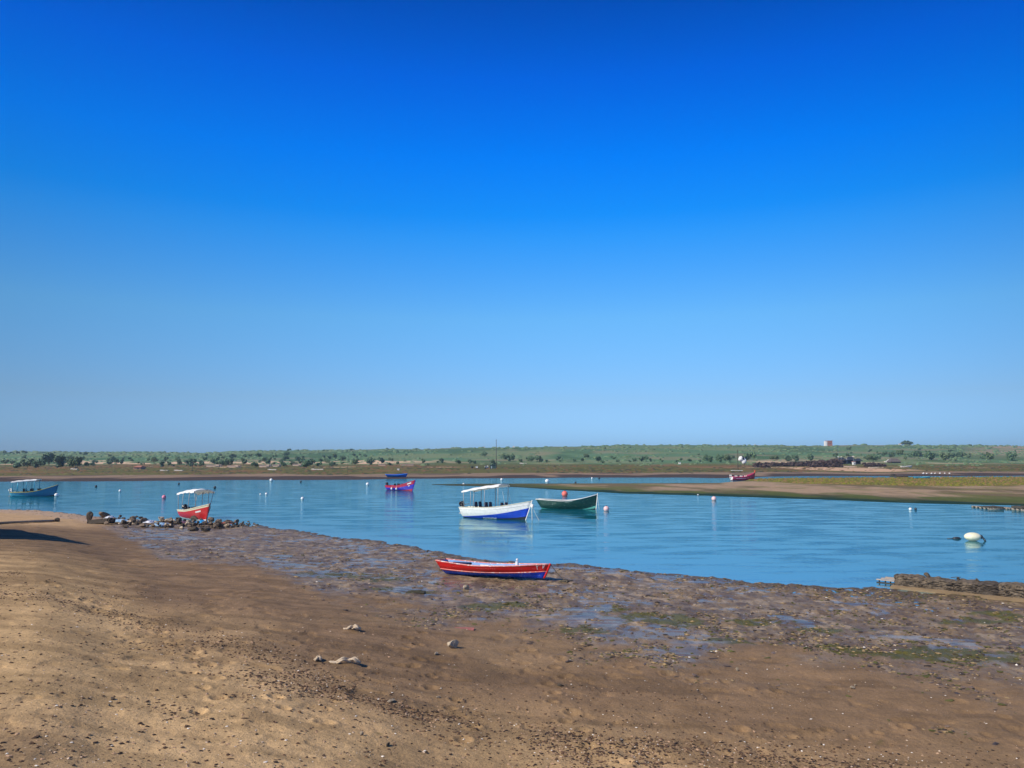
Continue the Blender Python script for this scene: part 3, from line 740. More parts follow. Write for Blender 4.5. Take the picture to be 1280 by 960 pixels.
# ---- red canopy boat aground behind the stones
CREAM2 = M_('cream_white_paint', (.72, .64, .42), .5, .1)
RED2 = M_('scarlet_boat_paint', (.55, .02, .02), .4, .1)
bow = Vector((*G(258.5, 650.2, .05), 0)); hd = Vector((.70, -.714, 0)).normalized()
L7 = 4.9; c = bow - hd * L7 * .46
e = empty('tour_boat', (c.x, c.y, .0), (R(-3), R(-1.2), math.atan2(hd.y, hd.x)), 'red boat with a cream rim and white canopy behind the stones', 'boat')
h = Hull(L7, 1.95, .15, .72, .74, 1.34, tw=.75, tm=.42, rb=.09, rs=.02, p=2.4, flare=.32)
h.build(e, [WHITEP, RED2, CREAM2], WHITEP, CREAM2, .04, band_fr=[lambda t: .34 - .25 * t, lambda t: .87], stem_mat=M_('dark_red_stem', (.16, .02, .02), .5, .1))
d = MB()
for sd in (1, -1): h.decal(.78, .68, .88, .69, .10, sd, 0, d)
d.build('name_patch', WHITEP, e)
motor(e, h, 1.0)
for x in (-1.0, .3): seat_pair(e, x, .45, .34, DARKP, .4)
canopy(e, -2.4, 1.35, 1.8, 2.18, 2.40, arch=.20, posts=(.03, .35, .7, .97), hull=h, r=.028, fringe=.16)

# ---- pink boat near the island
PINK = M_('magenta_pink_paint', (.55, .05, .13), .45, .15); DKP = M_('dark_pink_paint', (.22, .01, .035), .45, .15); ORG = M_('orange_red_paint', (.62, .08, .03), .5, .1)
c, yaw, L_ = place_boat((913.5, 600.4), (944, 600.2))
e = empty('motor_boat', (c.x, c.y, -.05), (0, 0, yaw), 'pink boat with a white stern moored beside the grassy island', 'boat')
h = Hull(6.6, 2.1, .15, .95, .85, 1.9, tw=.8, tm=.4, rb=.05, rs=.0, p=2.6, flare=.25)
h.build(e, [DKP, DKP, PINK], PINK, PINK, .06, band_fr=[lambda t: .2, lambda t: .42], stem_mat=ORG)
d = MB()
for sd in (-1, 1): h.decal(.01, .62, .10, .62, .62, sd, 0, d)
h.decal(.14, .66, .8, .66, .07, -1, 0, d)
a, b = h.pt(0, 1, 1), h.pt(0, 1, -1); a2, b2 = h.pt(0, .25, 1), h.pt(0, .25, -1); dx = Vector((-.01, 0, 0))
d.add([a + dx, b + dx, b2 + dx, a2 + dx], [(0, 1, 2, 3)]); d.build('stern_panel', WHITEP, e)
for x in (-1.7, -.3, .9): seat_pair(e, x, .6, .38, WHITEP, .42)
motor(e, h, 1.0, WHITEP)
m = MB(); bp = h.pt(1, 1); m.tube([(bp.x - .1, 0, bp.z - .2), (bp.x + .05, 0, bp.z + .55)], .14, 8); m.build('bow_post', ORG, e, True)

# ---- pale blue boat lying behind the island grass, long cream boat and low boats by the camp
def simple_boat(px0, px1, py, mat, mat2, label, hgt=.7, up=.0, name='rowing_boat'):
    a = hit(px0, py, False); D = a.y; w = (px1 - px0) / F * D
    cx = ((px0 + px1) / 2 - 640) / F * D
    e = empty(name, (cx, D, H0(cx, D) + up), (0, 0, 0), label, 'boat')
    h = Hull(w, min(2.2, w * .33), .05, hgt, hgt * .85, hgt * 1.25, tw=.7, tm=.42, rb=.06, rs=.04, p=2.5, flare=.3)
    h.build(e, [mat2, mat], mat2, mat, .05, band_fr=[lambda t: .3]); h.thwart(e, .4, .8, .25, mat2); h.thwart(e, .65, .8, .25, mat2); return e
simple_boat(1139, 1159, 598.4, CYAN, CYAN, 'pale cyan boat lying beyond the grass of the island', .45)
simple_boat(1123, 1137, 584.8, WHITEP, CREAM, 'long white boat lying on the marsh below the bushy slope', .9)

# ================================================================== BUOYS AND OTHER FLOATS
def buoy_mat(n, c): return M_(n, c, .4, .08, 8)
BW = buoy_mat('white_buoy', (.80, .80, .78)); BP = buoy_mat('pink_buoy', (.72, .22, .30)); BC_ = buoy_mat('coral_buoy', (.80, .16, .12)); BPW = buoy_mat('faded_pink_buoy', (.78, .50, .48)); BD = buoy_mat('dark_buoy', (.03, .04, .05))
def buoy(px, py, dpx, mat, label, sink=.15, rust=None, group=None):
    x, y = G(px, py); r = dpx / 2 / F * y
    e = empty('buoy', (x, y, 0), (0, 0, rnd.random() * 6), label, 'buoy', group)
    m = MB(); m.ball((0, 0, r * (1 - 2 * sink)), r, nu=20, nv=14, sq=(1, 1, .96)); m.build('float', mat, e, True)
    m = MB(); m.tube([(0, 0, r * (1.9 - 2 * sink)), (0, 0, r * (2.2 - 2 * sink))], r * .22, 8)
    m.build('eye', rust or BD, e, True)
buoy(205, 623, 5, BP, 'pink buoy on the water left of the red canopy boat')
buoy(758, 638.5, 7, BPW, 'faded pink and white buoy right of the green boat bow')
buoy(706, 620, 7.5, BC_, 'coral red buoy floating just behind the green boat')
buoy(892.5, 625.5, 6, BPW, 'whitish buoy alone on the water in front of the sandbar')
buoy(684, 603, 5, BW, 'white buoy in the channel behind the green boat')
buoy(627, 600.3, 3, BW, 'tiny white buoy in the back channel below the tall mast')
buoy(459.5, 606.5, 4, BW, 'white buoy left of the blue motor boat')
buoy(378, 624.5, 4, BW, 'white buoy in open water right of the red canopy boat')
buoy(333, 618.5, 3.2, BW, 'white buoy, the larger of a close pair off the left shore')
buoy(325.5, 618.5, 2, BW, 'tiny white buoy, the smaller of a close pair off the left shore')
buoy(339, 601.5, 4, BW, 'white buoy close under the left far bank')
buoy(150, 614.5, 3, BW, 'small white buoy between the turquoise boat and the pink buoy')
buoy(120, 609, 3, BD, 'small dark float right of the turquoise boat')
buoy(223.5, 605.5, 2.4, BD, 'small dark float above the red canopy boat near the far bank')
buoy(268.5, 610.5, 3.4, BD, 'low dark float just right of the red boat canopy')
buoy(70.5, 620.3, 4.6, BW, 'white buoy touching the bow of the turquoise boat')
buoy(579.5, 605.8, 2.4, BW, 'tiny white buoy at the left tip of the sandbar')
buoy(719.5, 604.3, 2.6, BD, 'small dark float on the back edge of the sandbar')
buoy(740, 598.5, 2.2, BW, 'tiny white float under the far bank right of the mast')
buoy(749, 598.5, 2.2, BD, 'tiny dark float under the far bank right of the mast')
buoy(376, 602.8, 2.4, BD, 'tiny dark float below the left far bank')
buoy(1138, 637.6, 3.6, BW, 'white float of a pair right of the sandbar tip')
buoy(1144.5, 637.4, 3.2, BD, 'dark float of a pair right of the sandbar tip')
buoy(872.5, 619.2, 1.8, BW, 'tiny white float at the green edge of the sandbar')
# big capsule buoy
x, y = G(1216, 676); s = y / F
e = empty('buoy', (x, y, 0), (0, 0, R(-8)), 'large white barrel shaped buoy on the water at the right', 'buoy')
m = MB(); m.ball((0, 0, 5.0 * s), 9.6 * s, nu=28, nv=18, sq=(1, .70, .54)); m.build('float', M_('cream_float', (.74, .71, .50), .4, .06), e, True)
m = MB(); m.tube(rope_pts((9.0 * s, -.05, 6 * s), (14 * s, -.1, -1 * s), -.05, 6), 1.1 * s, 8); m.ball((9.5 * s, 0, 5 * s), 2.4 * s); m.build('rope_end', BD, e, True)
x, y = G(1196, 673.6); m = MB(); m.ball((0, 0, .03), .20, sq=(1.3, .8, .5), jit=.15); m.tube([(0, 0, .02), (-.6, .05, .01)], .03, 6)
o = m.build('floating_branch', BD, None, True, (x, y, 0)); tag(o, 'dark bit of driftwood floating left of the large white buoy', 'driftwood')

# oyster rafts
RAFT = M_('weathered_raft_wood', (.07, .06, .045), .85, .3, 6, bump=.01); RAFT2 = M_('raft_float', (.25, .22, .18), .7, .3)
def raft(px0, px1, py, hpx, label, n=7):
    x, y = G((px0 + px1) / 2, py); w = (px1 - px0) / F * y; hh = hpx / F * y
    e = empty('oyster_raft', (x, y, 0), (0, 0, R(-4)), label, 'raft', 'oyster rafts on the water')
    for k in range(3):
        m = MB(); m.tube([(-w / 2, -.8 + k * .8, .06), (w / 2, -.8 + k * .8, .06)], .12, 8); m.build('pontoon', RAFT2, e, True)
    for k in range(n):
        m = MB(); m.box((-w / 2 + w * (k + .5) / n, 0, hh * (.6 + .2 * rnd.random())), (w / n * .7, 1.9, hh * .5), rz=rnd.uniform(-.05, .05), bev=.02); m.build('deck_board', RAFT, e)
raft(1230, 1248, 636.2, 3.4, 'dark low oyster raft on the water near the island')
raft(1220, 1229, 634.8, 1.6, 'small pale raft end left of the dark oyster raft', 3)
raft(1271, 1290, 638, 5, 'dark oyster raft cut by the right edge of the photo')
raft(1252, 1262, 636.0, 1.2, 'thin low raft between the two dark oyster rafts', 3)

# ================================================================== STONES, SPIT, JETTY
ROCKM = [M_('brown_rock', (.17, .125, .085), .9, .35, 3, .05, 5), M_('dark_rock', (.095, .075, .052), .9, .35, 3, .05, 5), M_('pale_rock', (.48, .39, .27), .9, .3, 3, .05, 5)]
def rock_mesh(seed, flat=.6, sub=3):
    import bmesh
    bm = bmesh.new(); bmesh.ops.create_icosphere(bm, subdivisions=sub, radius=1)
    q = random.Random(seed); pl = [(Vector((q.gauss(0, 1), q.gauss(0, 1), q.gauss(0, 1))).normalized(), q.uniform(.38, .80)) for _ in range(11)]
    for v in bm.verts:
        for n_, d_ in pl:
            k = v.co.dot(n_)
            if k > d_: v.co -= n_ * (k - d_) * .92
        a = float(fbm(np.array([v.co.x * 2.2 + seed]), np.array([v.co.y * 2.2 + v.co.z * 1.7]), 3, seed)[0]) - .5
        v.co *= 1 + a * .35; v.co.z *= flat
    me = bpy.data.meshes.new('rock'); bm.to_mesh(me); bm.free()
    me.polygons.foreach_set('use_smooth', [False] * len(me.polygons)); return me
ROCKS = {}
def rock(name, loc, s, k, mat, label, cat='rock', group=None, rz=None, rot=(0, 0), flat=None):
    key = (k, mat)
    if key not in ROCKS:
        me = rock_mesh(k, .62 + .1 * (k % 3)); me.materials.append(ROCKM[mat]); ROCKS[key] = me
    o = bpy.data.objects.new(name, ROCKS[key]); COL.objects.link(o); o.location = loc
    o.rotation_euler = (rot[0], rot[1], rnd.random() * 6.28 if rz is None else rz)
    o.scale = (s, s * rnd.uniform(.7, 1), s * rnd.uniform(.8, 1.1)) if not isinstance(s, tuple) else s
    return tag(o, label, cat, group)
SPG = 'stones heaped along the left spit'
for i in range(230):
    t = rnd.random() ** .8; px = 128 + t * 194
    lo = np.interp(px, [105, 150, 200, 260, 320], [653, 658, 661, 662, 658.5]); hi = np.interp(px, [105, 140, 200, 260, 320], [648, 649, 652, 654, 656.5])
    py = rnd.uniform(hi, lo); p = hit(px, py, False); sz = rnd.choice([2, 2.5, 3, 3, 3.8, 4.8]) * (1 if px < 285 else .65) / F * p.y
    mt = rnd.choice([0, 0, 1, 1, 1, 2]); lab = ['brown stone in the heap on the left spit', 'dark stone in the heap on the left spit', 'pale stone in the heap on the left spit'][mt]
    rock('rock', p + Vector((0, 0, sz * .30 + rnd.choice([0, 0, .12, .25]))), sz, i % 7, mt, lab, group=['brown stones', 'dark stones', 'pale stones'][mt] + ' on the spit')
def big(px, py, sx, sz, mt, lab, k=1, tilt=0):
    p = hit(px, py, False); s = p.y / F
    rock('rock', p + Vector((0, 0, sz * s * .40)), (sx * s * .62, sx * s * .5, sz * s * .78), k, mt, lab, rz=.4 * k, rot=(0, tilt))
big(112, 652, 9, 12, 1, 'upright dark rock at the left end of the stone heap', 2)
big(131, 648.5, 15, 9, 0, 'wedge shaped brown rock behind the dark slab', 3, .5)
big(213, 655.5, 9, 9, 0, 'rounded brown boulder left of the red canopy boat', 4)
big(201, 650.5, 8, 6, 2, 'pale boulder at the top of the heap left of the red canopy boat', 5)
big(243, 651, 14, 8, 1, 'dark boulder against the hull of the red canopy boat', 6)
big(242, 664, 13, 7, 1, 'dark low rock in front of the heap, left of a close pair', 0)
big(256, 664.5, 14, 7, 1, 'dark low rock in front of the heap, right of a close pair', 5)
big(296, 654, 6, 6, 0, 'brown knob of rock near the right end of the spit', 3)
big(178, 660, 11, 6, 0, 'broad brown rock in front of the white sheet', 4)
big(158, 660, 10, 5, 1, 'flat dark rock in front of the pale blue sheet', 6)
# dark slab (old hull board), timber
OLDW = M_('old_dark_timber', (.06, .048, .035), .9, .3, 5, .02, 8); SUNW = M_('sun_bleached_timber', (.42, .31, .20), .85, .2, 6, .01, 10)
p = hit(125, 655, False); s = p.y / F
m = MB(); m.box((0, 0, 3.0 * s), (32 * s, .5, 5.4 * s), ry=R(-6), bev=.05); m.box((13 * s, .1, 5 * s), (6 * s, .7, 6 * s), ry=R(10), bev=.1)
o = m.build('wooden_slab', OLDW, None, False, p); o.rotation_euler = (R(-15), 0, R(-10)); tag(o, 'long dark wooden slab leaning in front of the upright rock', 'wooden slab')
a = hit(-14, 656, False); b = hit(70, 652.3, False)
m = MB(); m.tube([a + Vector((0, 0, .10)), a.lerp(b, .5) + Vector((0, 0, .11)), b + Vector((0, 0, .10))], .10, 10, r2=.085); m.ball(b + Vector((.1, 0, .15)), .20, sq=(1.0, .7, .9), jit=.15)
o = m.build('driftwood_timber', SUNW, None, True); tag(o, 'long round timber lying on the sand at the left edge', 'timber')
rock('rock', b + Vector((.15, -.1, .14)), (.26, .2, .24), 2, 1, 'dark stump like rock at the end of the long timber')
# sheets caught in the stones
def sheet(px, py, w, d, mat, label, hgt=.25, seed=0, cat='plastic sheet', name='plastic_sheet'):
    p = hit(px, py, False); s = p.y / F; w *= s; nx, ny = 16, 12; v = []
    for i in range(nx + 1):
        for j in range(ny + 1):
            a = i / nx - .5; b = j / ny - .5
            k = 1 + .25 * (float(fbm(np.array([math.atan2(b, a) * 1.1 + seed]), np.array([seed * 1.7]), 2, 3)[0]) - .5)
            z = hgt * (1 - (2 * a) ** 2 * .8) * (1 - (2 * b) ** 2 * .8) + .22 * (float(fbm(np.array([i * .5 + seed]), np.array([j * .5]), 3, seed)[0]) - .5) * hgt * 3
            v.append((a * w * k, b * d * k, max(z, .02)))
    f = [(i * (ny + 1) + j, (i + 1) * (ny + 1) + j, (i + 1) * (ny + 1) + j + 1, i * (ny + 1) + j + 1) for i in range(nx) for j in range(ny)]
    o = mesh(name, v, f, mat, None, False, None, p + Vector((0, 0, .12)))
    sm = o.modifiers.new('t', 'SOLIDIFY'); sm.thickness = .03
    return tag(o, label, cat)
LB = M_('pale_blue_plastic', (.38, .58, .72), .4, .1); CB = M_('sky_blue_plastic', (.03, .36, .70), .4, .1); WPL = M_('white_plastic', (.74, .76, .78), .45, .1); TANC = M_('tan_cloth', (.50, .38, .26), .8, .1); RDC = M_('faded_red_cloth', (.35, .10, .07), .8, .15)
sheet(150, 654, 19, 1.6, LB, 'pale blue plastic sheet among the dark stones', .20, 1)
sheet(200, 658.5, 15, 1.6, LB, 'blue and white crumpled sheet below the pale boulder', .20, 2)
sheet(187, 655, 12, 1.4, WPL, 'white crumpled sheet in the middle of the stone heap', .20, 3)
sheet(251, 655.8, 15, 1.6, CB, 'bright blue plastic sheet under the red canopy boat bow', .20, 4)
sheet(168, 654, 13, 1.2, TANC, 'tan cloth on top of the stones', .20, 5, 'cloth', 'cloth')
sheet(285, 656, 14, 1.2, RDC, 'faded red cloth on the stones right of the red canopy boat', .20, 6, 'cloth', 'cloth')
sheet(137, 649.5, 10, 1.0, WPL, 'small white sheet between the wedge rock and the dark slab', .20, 7)

# jetty
JB = M_('jetty_concrete', (.22, .155, .085), .9, .2, 1.5, .03, 4); JS = M_('jetty_stone', (.135, .105, .072), .95, .5, 5, .05, 10); JD = M_('jetty_dark_brush', (.075, .06, .045), .95, .35, 8, .03, 14)
A = Vector((*G(1120, 733.0, .0), 0)); B = Vector((*G(1335, 757, .0), 0)); dirv = (B - A); Lj = dirv.length; yj = math.atan2(dirv.y, dirv.x)
e = empty('stone_jetty', (A.x, A.y, 0), (0, 0, yj), 'low jetty of rubble and brush on a tan concrete footing', 'jetty')
v = []; f = []; n = 44
for i in range(n + 1):
    t = i / n; x = t * Lj; q = .5 + .5 * float(fbm(np.array([x * 1.1]), np.array([.3]), 3, 5)[0]); zt = (.10 + .04 * t) * (0.8 + .4 * q)
    v += [(x, -.62 - .1 * q, -.4), (x, -.58 - .14 * q, zt - .04), (x, -.48, zt), (x, .9, zt), (x, 1.0, -.5)]
for i in range(n):
    for k in range(4): f.append((5 * i + k, 5 * i + 5 + k, 5 * i + 6 + k, 5 * i + 1 + k))
f += [(0, 1, 2, 3, 4)]
mesh('footing', v, f, JB, None, False, e)
rnd2 = random.Random(5)
def gabion(seed, w, d, h_):
    nx, ny, nz = 18, 7, 7; P = {}; v = []; f = []
    def vid(i, j, k):
        if (i, j, k) not in P:
            x, y, z = i / nx - .5, j / ny - .5, k / nz
            r_ = 1 - .18 * (abs(2 * x) ** 6) - .10 * max(0, z - .6)
            P[(i, j, k)] = len(v); q = lambda s_: (float(fbm(np.array([x * w * 6 + seed * 3 + z * 5]), np.array([y * 6 + z * 7 * h_ + s_]), 3, seed + s_)[0]) - .5)
            v.append((x * w + .10 * q(1), y * d * r_ + .16 * q(2), z * h_ * (1 - .16 * abs(2 * x) ** 4) + .13 * q(3) * (k > 0)))
        return P[(i, j, k)]
    for i in range(nx):
        for j in range(ny): f.append((vid(i, j, nz), vid(i + 1, j, nz), vid(i + 1, j + 1, nz), vid(i, j + 1, nz)))
        for k in range(nz):
            f.append((vid(i, 0, k), vid(i + 1, 0, k), vid(i + 1, 0, k + 1), vid(i, 0, k + 1))); f.append((vid(i, ny, k), vid(i, ny, k + 1), vid(i + 1, ny, k + 1), vid(i + 1, ny, k)))
    for j in range(ny):
        for k in range(nz):
            f.append((vid(0, j, k), vid(0, j, k + 1), vid(0, j + 1, k + 1), vid(0, j + 1, k))); f.append((vid(nx, j, k), vid(nx, j + 1, k), vid(nx, j + 1, k + 1), vid(nx, j, k + 1)))
    return v, f
x = .05; k = 0
while x < Lj - .3:
    w = rnd2.uniform(.75, 1.25); t = x / Lj; v, f = gabion(k + 20, w, .85, (.40 + .12 * t) * rnd2.uniform(.93, 1.07))
    o = mesh('rubble_block', v, f, [JS, JD][k % 4 == 3], None, False, e, (x + w / 2, .0, .09)); o.rotation_euler = (0, rnd2.uniform(-.05, .05), rnd2.uniform(-.06, .06))
    for q_ in range(3):
        if q_ == 0 and k < 4:
            me = rock_mesh(200 + k, .75, 2); me.materials.append(JS if k % 2 else JD); globals().setdefault('JMESH_', []).append(me)
        o = bpy.data.objects.new('stone', JMESH_[(k + q_) % len(JMESH_)]); COL.objects.link(o); o.parent = e
        o.location = (x + rnd2.uniform(-.10, .10), -.34 + .3 * q_, .14 + .17 * q_ * rnd2.uniform(.6, 1.2)); sr = rnd2.uniform(.10, .17); o.scale = (sr, sr, sr * .9); o.rotation_euler = (rnd2.random(), rnd2.random(), rnd2.random())
    x += w * .97; k += 1
# brush bundles laid in the jetty
q = MB()
for k in range(190):
    t = rnd2.random(); x = t * Lj; hh = (.40 + .12 * t); ln = rnd2.uniform(.12, .4); an_ = rnd2.uniform(-.3, .3)
    y0_ = rnd2.choice([-.45, -.42, -.2, .1]); z0_ = .12 + hh * rnd2.uniform(.1, 1.02) * (1 if y0_ > -.4 else .8)
    q.tube([(x, y0_, z0_), (x + ln * .5, y0_ + rnd2.uniform(-.04, .04), z0_ + ln * .5 * math.sin(an_)), (x + ln, y0_ + rnd2.uniform(-.05, .05), z0_ + ln * math.sin(an_) * .7)], rnd2.uniform(.008, .018), 5)
tag(q.build('brushwood', JD, e), kind='stuff')
# planks at the jetty end
e = empty('plank_landing', (*G(1109, 729.3), .0), (0, 0, yj + .02), 'pale planks on a dark frame at the left end of the jetty', 'landing')
GP = M_('grey_plank', (.40, .33, .26), .85, .2); s = G(1109, 729)[1] / F
for k, (dx, dy, dz, w) in enumerate([(0, 0, .13, 24), (1, .25, .16, 20), (2, .5, .18, 17)]):
    m = MB(); m.box((dx * s, dy, dz), (w * s, .16, .035), rz=.02 * k, bev=.006); m.build('plank', GP, e)
for dx in (-10, -3, 3, 10):
    m = MB(); m.tube([(dx * s, .1, -.4), (dx * s, .1, .13)], .03, 6); m.build('post', OLDW, e)
m = MB(); m.box((0, .0, -.0), (24 * s, .1, .06)); m.build('sill_beam', OLDW, e)

# ================================================================== LOOSE THINGS ON THE BEACH
def stone(px, py, wpx, mt, label, k, f=(1, .8, .75), cat='stone', sink=.25):
    p = hit(px, py); s = wpx / 2 / F * math.hypot(p.y, CH)
    return rock('stone', p + Vector((0, 0, s * f[2] * .62 * (1 - sink))), (s * f[0], s * f[1], s * f[2] * 1.1), k, mt, label, cat)
stone(566.5, 810, 17, 2, 'ridged brown and pale stone lying alone on the mid beach', 3, (1, .8, 1.05))
stone(583, 736.5, 9, 2, 'round pale stone on the mud below the red boat', 1, (1, .9, 1.0))
stone(921.5, 838.5, 5, 2, 'small white pebble on the damp sand, right of centre', 2, (1, 1, 1))
stone(1066, 861, 6, 2, 'white pebble, largest of a tight trio on the right', 4, (1, 1, .9))
stone(1069, 857.5, 4, 2, 'white pebble at the back of a tight trio on the right', 5, (1, 1, .9))
stone(1061, 865, 3, 2, 'tiny pebble at the front of a tight trio on the right', 6, (1, 1, .9))
stone(141, 874.5, 7, 0, 'brown stone on the bare sand at the left', 5, (1, .8, .8))
stone(135.5, 882.5, 6, 2, 'pale pebble in front of the brown stone at the left', 6, (1, .8, .8))
stone(452, 919, 6, 2, 'white topped pebble near the bottom middle', 2, (1, .8, 1))
stone(548, 872.5, 6, 2, 'whitish shell like pebble on the speckled sand', 3, (1, .8, .8))
stone(490, 877, 12, 2, 'flat tan stone on the speckled sand left of centre', 4, (1.1, .6, .4))
stone(485, 932, 9, 1, 'dark pebble near the bottom edge', 1, (1.1, .6, .6))
stone(700, 858, 10, 1, 'dark clump on the sand right of the ridged stone', 6, (1.1, .6, .6))
stone(545, 818.5, 9, 2, 'low tan stone left below the ridged stone', 2, (1.2, .6, .5))
stone(1000, 793, 8, 2, 'bright white shell on the wet mud at the right', 5, (1.2, .6, .35), 'shell')
stone(1263, 760, 5, 2, 'white pebble by the pool below the jetty', 4, (1.2, .8, .6))
# rags
RAG = M_('muddy_pale_cloth', (.50, .40, .28), .9, .25, 12, .01, 40)
def rag(px, py, wpx, label, seed, hh=.10, strands=3):
    p = hit(px, py); s = wpx / F * p.y; q = random.Random(seed); m = MB()
    for k in range(strands):
        ph = q.uniform(0, 6.28); pts = []; n = 22
        for i in range(n + 1):
            a = i / n; env = math.sin(math.pi * min(1, max(0, (a - .22 * (k != 0)) / (1 - .22 * (k != 0))))) ** .7 * (a > .22 or k == 0)
            body = ss(.15, .5, a) * ss(1.02, .8, a)
            pts.append(((a - .5) * s, (.05 * math.sin(a * 9 + ph) + .03 * (k - 1)) * (.4 + body), .015 + hh * float(body) * (.45 + .35 * math.sin(a * 14 + ph)) + .01 * k * env))
        b0 = len(m.v); m.tube(pts, .030 if k else .022, 7)
        for t in range(b0, len(m.v)): x, y, z = m.v[t]; m.v[t] = (x + q.uniform(-.006, .006), y + q.uniform(-.008, .008), max(-.01, z + q.uniform(-.008, .008)))
    o = m.build('rag', RAG, None, True, p); return tag(o, label, 'rag')
rag(431, 829, 38, 'long pale twisted rag half buried in the sand', 3, .10)
rag(440, 787, 20, 'short pale rag with a wet trail on the damp sand', 5, .08, 4)
rag(397, 826, 8, 'small pale scrap left of the long twisted rag', 8, .05)
o = sheet(581, 787, 24, .35, M_('red_stain', (.34, .12, .09), .8, .25), 'flat sheet for a red net lying on the brown sand', .015, 9, 'stain', 'stain_sheet'); o.location.z -= .11  # thin sheet drawn for a red stain on the sand
o = sheet(520, 741, 22, .5, M_('dark_weed_mat', (.05, .045, .02), .8, .3), 'dark mat of weed on the mud left of the red boat', .08, 11, 'seaweed', 'weed_mat'); o.location.z -= .10

# clods, weed bits and shells strewn on the sand (nobody could count them)
def scatter(name, n, dens, smin, smax, mats, flat=.6, seed=1, rmin=8.2, rmax=60, label=None, lift=.25, cat='debris', asp=1.6):
    g = np.random.default_rng(seed)
    # screen-area weighted: pick radius ~ uniform in 1/r
    u = g.uniform(-.78, .78, n); ir = g.uniform(1 / rmax, 1 / rmin, n); y = 1 / ir; x = u * y
    keep = g.random(n) < dens(x, y); x, y = x[keep], y[keep]; m_ = len(x)
    z, wet, W_, dn, *_ = ground(x, y)
    ok = dn > .15; x, y, z, wet = x[ok], y[ok], z[ok], wet[ok]; m_ = len(x)
    base = np.array([(1, 0, 0), (0, 1, 0), (-1, 0, 0), (0, -1, 0), (0, 0, 1), (0, 0, -1), (.62, .62, .45), (-.62, .6, .5), (-.6, -.62, .4), (.6, -.6, .5)])
    fc = np.array([(0, 6, 4), (6, 1, 4), (1, 7, 4), (7, 2, 4), (2, 8, 4), (8, 3, 4), (3, 9, 4), (9, 0, 4), (0, 1, 6), (1, 2, 7), (2, 3, 8), (3, 0, 9), (1, 0, 5), (2, 1, 5), (3, 2, 5), (0, 3, 5)])
    s = smin + (smax - smin) * g.random(m_) ** 2.5; a = g.uniform(0, 6.283, m_)
    V = base[None] * (1 + g.uniform(-.35, .35, (m_, 10, 1))) * s[:, None, None]
    V[:, :, 0] *= g.uniform(.9, asp, (m_, 1)); V[:, :, 2] *= flat * g.uniform(.6, 1.3, (m_, 1))
    ca2, sa2 = np.cos(a)[:, None], np.sin(a)[:, None]
    vx = V[:, :, 0] * ca2 - V[:, :, 1] * sa2; vy = V[:, :, 0] * sa2 + V[:, :, 1] * ca2
    P = np.stack([vx + x[:, None], vy + y[:, None], V[:, :, 2] + (z + s * flat * lift)[:, None]], -1).reshape(-1, 3)
    Fs = (fc[None] + (np.arange(m_) * 10)[:, None, None]).reshape(-1, 3)
    mi = np.repeat(g.integers(0, len(mats), m_), len(fc))
    o = bigmesh(name, P, Fs, mats, False, mi); return tag(o, label, cat, None, 'stuff')
def patch(x, y):                      # streaky clusters
    _, py = proj(x, y, np.full_like(x, .8)); px = 640 + F * x / y
    a = ss(.50, .66, fbm(x * .55 + y * .2, y * .9, 4, 301)); b = ss(.47, .62, fbm(x * .16, y * .25, 3, 305))
    line = np.interp(px, [0, 190, 450, 640, 1100, 1280], [765, 808, 868, 892, 935, 950])
    band = np.exp(-((py - line) / 30) ** 2)
    band2 = ss(930, 955, py) * ss(560, 700, px)
    dry = ss(-14, 30, py - np.interp(px, [0, 200, 400, 640, 900, 1280], [690, 725, 770, 792, 842, 885]))
    return np.clip((.05 + .34 * a * b + .75 * a * band + .16 * band + .42 * a * band2) * dry, 0, 1)
CL = [M_('dark_weed_bit', (.035, .022, .015), .9, .3), M_('brown_weed_bit', (.085, .05, .03), .9, .3), M_('dry_weed_bit', (.11, .06, .032), .9, .3)]
SANDC = [M_('sand_clod', (.42, .27, .165), .95, .2), M_('damp_sand_clod', (.25, .16, .09), .95, .2)]
SHL = [M_('shell_white', (.78, .72, .62), .6, .1), M_('shell_tan', (.60, .46, .33), .7, .1)]
scatter('weed_litter', 150000, patch, .008, .030, CL, .55, 1, label='dark bits of dried seaweed strewn over the dry sand', lift=.2)
scatter('sand_clods', 60000, patch, .008, .030, SANDC, .55, 2, label='crumbled clods of sand over the beach', lift=.1)
scatter('shell_litter', 30000, lambda x, y: .06 + .25 * patch(x, y), .006, .022, SHL, .6, 3, label='tiny shell fragments scattered over the beach', cat='shells')
def mudpatch(x, y):
    z, wet, W_, dn, *_ = ground(x, y)
    return np.clip(W_ * (1 - wet) * (.12 + .9 * ss(.5, .68, fbm(x * 1.1, y * 1.1, 3, 311)) + ss(2.2, .5, dn)), 0, 1)
MUDL = [M_('dark_mud_lump', (.055, .04, .03), .6, .3), M_('mud_lump', (.15, .105, .075), .6, .3), M_('weedy_lump', (.30, .21, .10), .8, .3), M_('green_weed_lump', (.085, .085, .02), .8, .3)]
scatter('mud_lumps', 200000, mudpatch, .014, .058, MUDL, .45, 4, rmin=13, rmax=85, label='lumps of mud and weed over the tidal flat', lift=.1, asp=2.4)
scatter('mud_shells', 12000, lambda x, y: mudpatch(x, y) * .35, .015, .04, SHL, .5, 5, rmin=13, rmax=60, label='pale shells over the tidal flat', cat='shells')

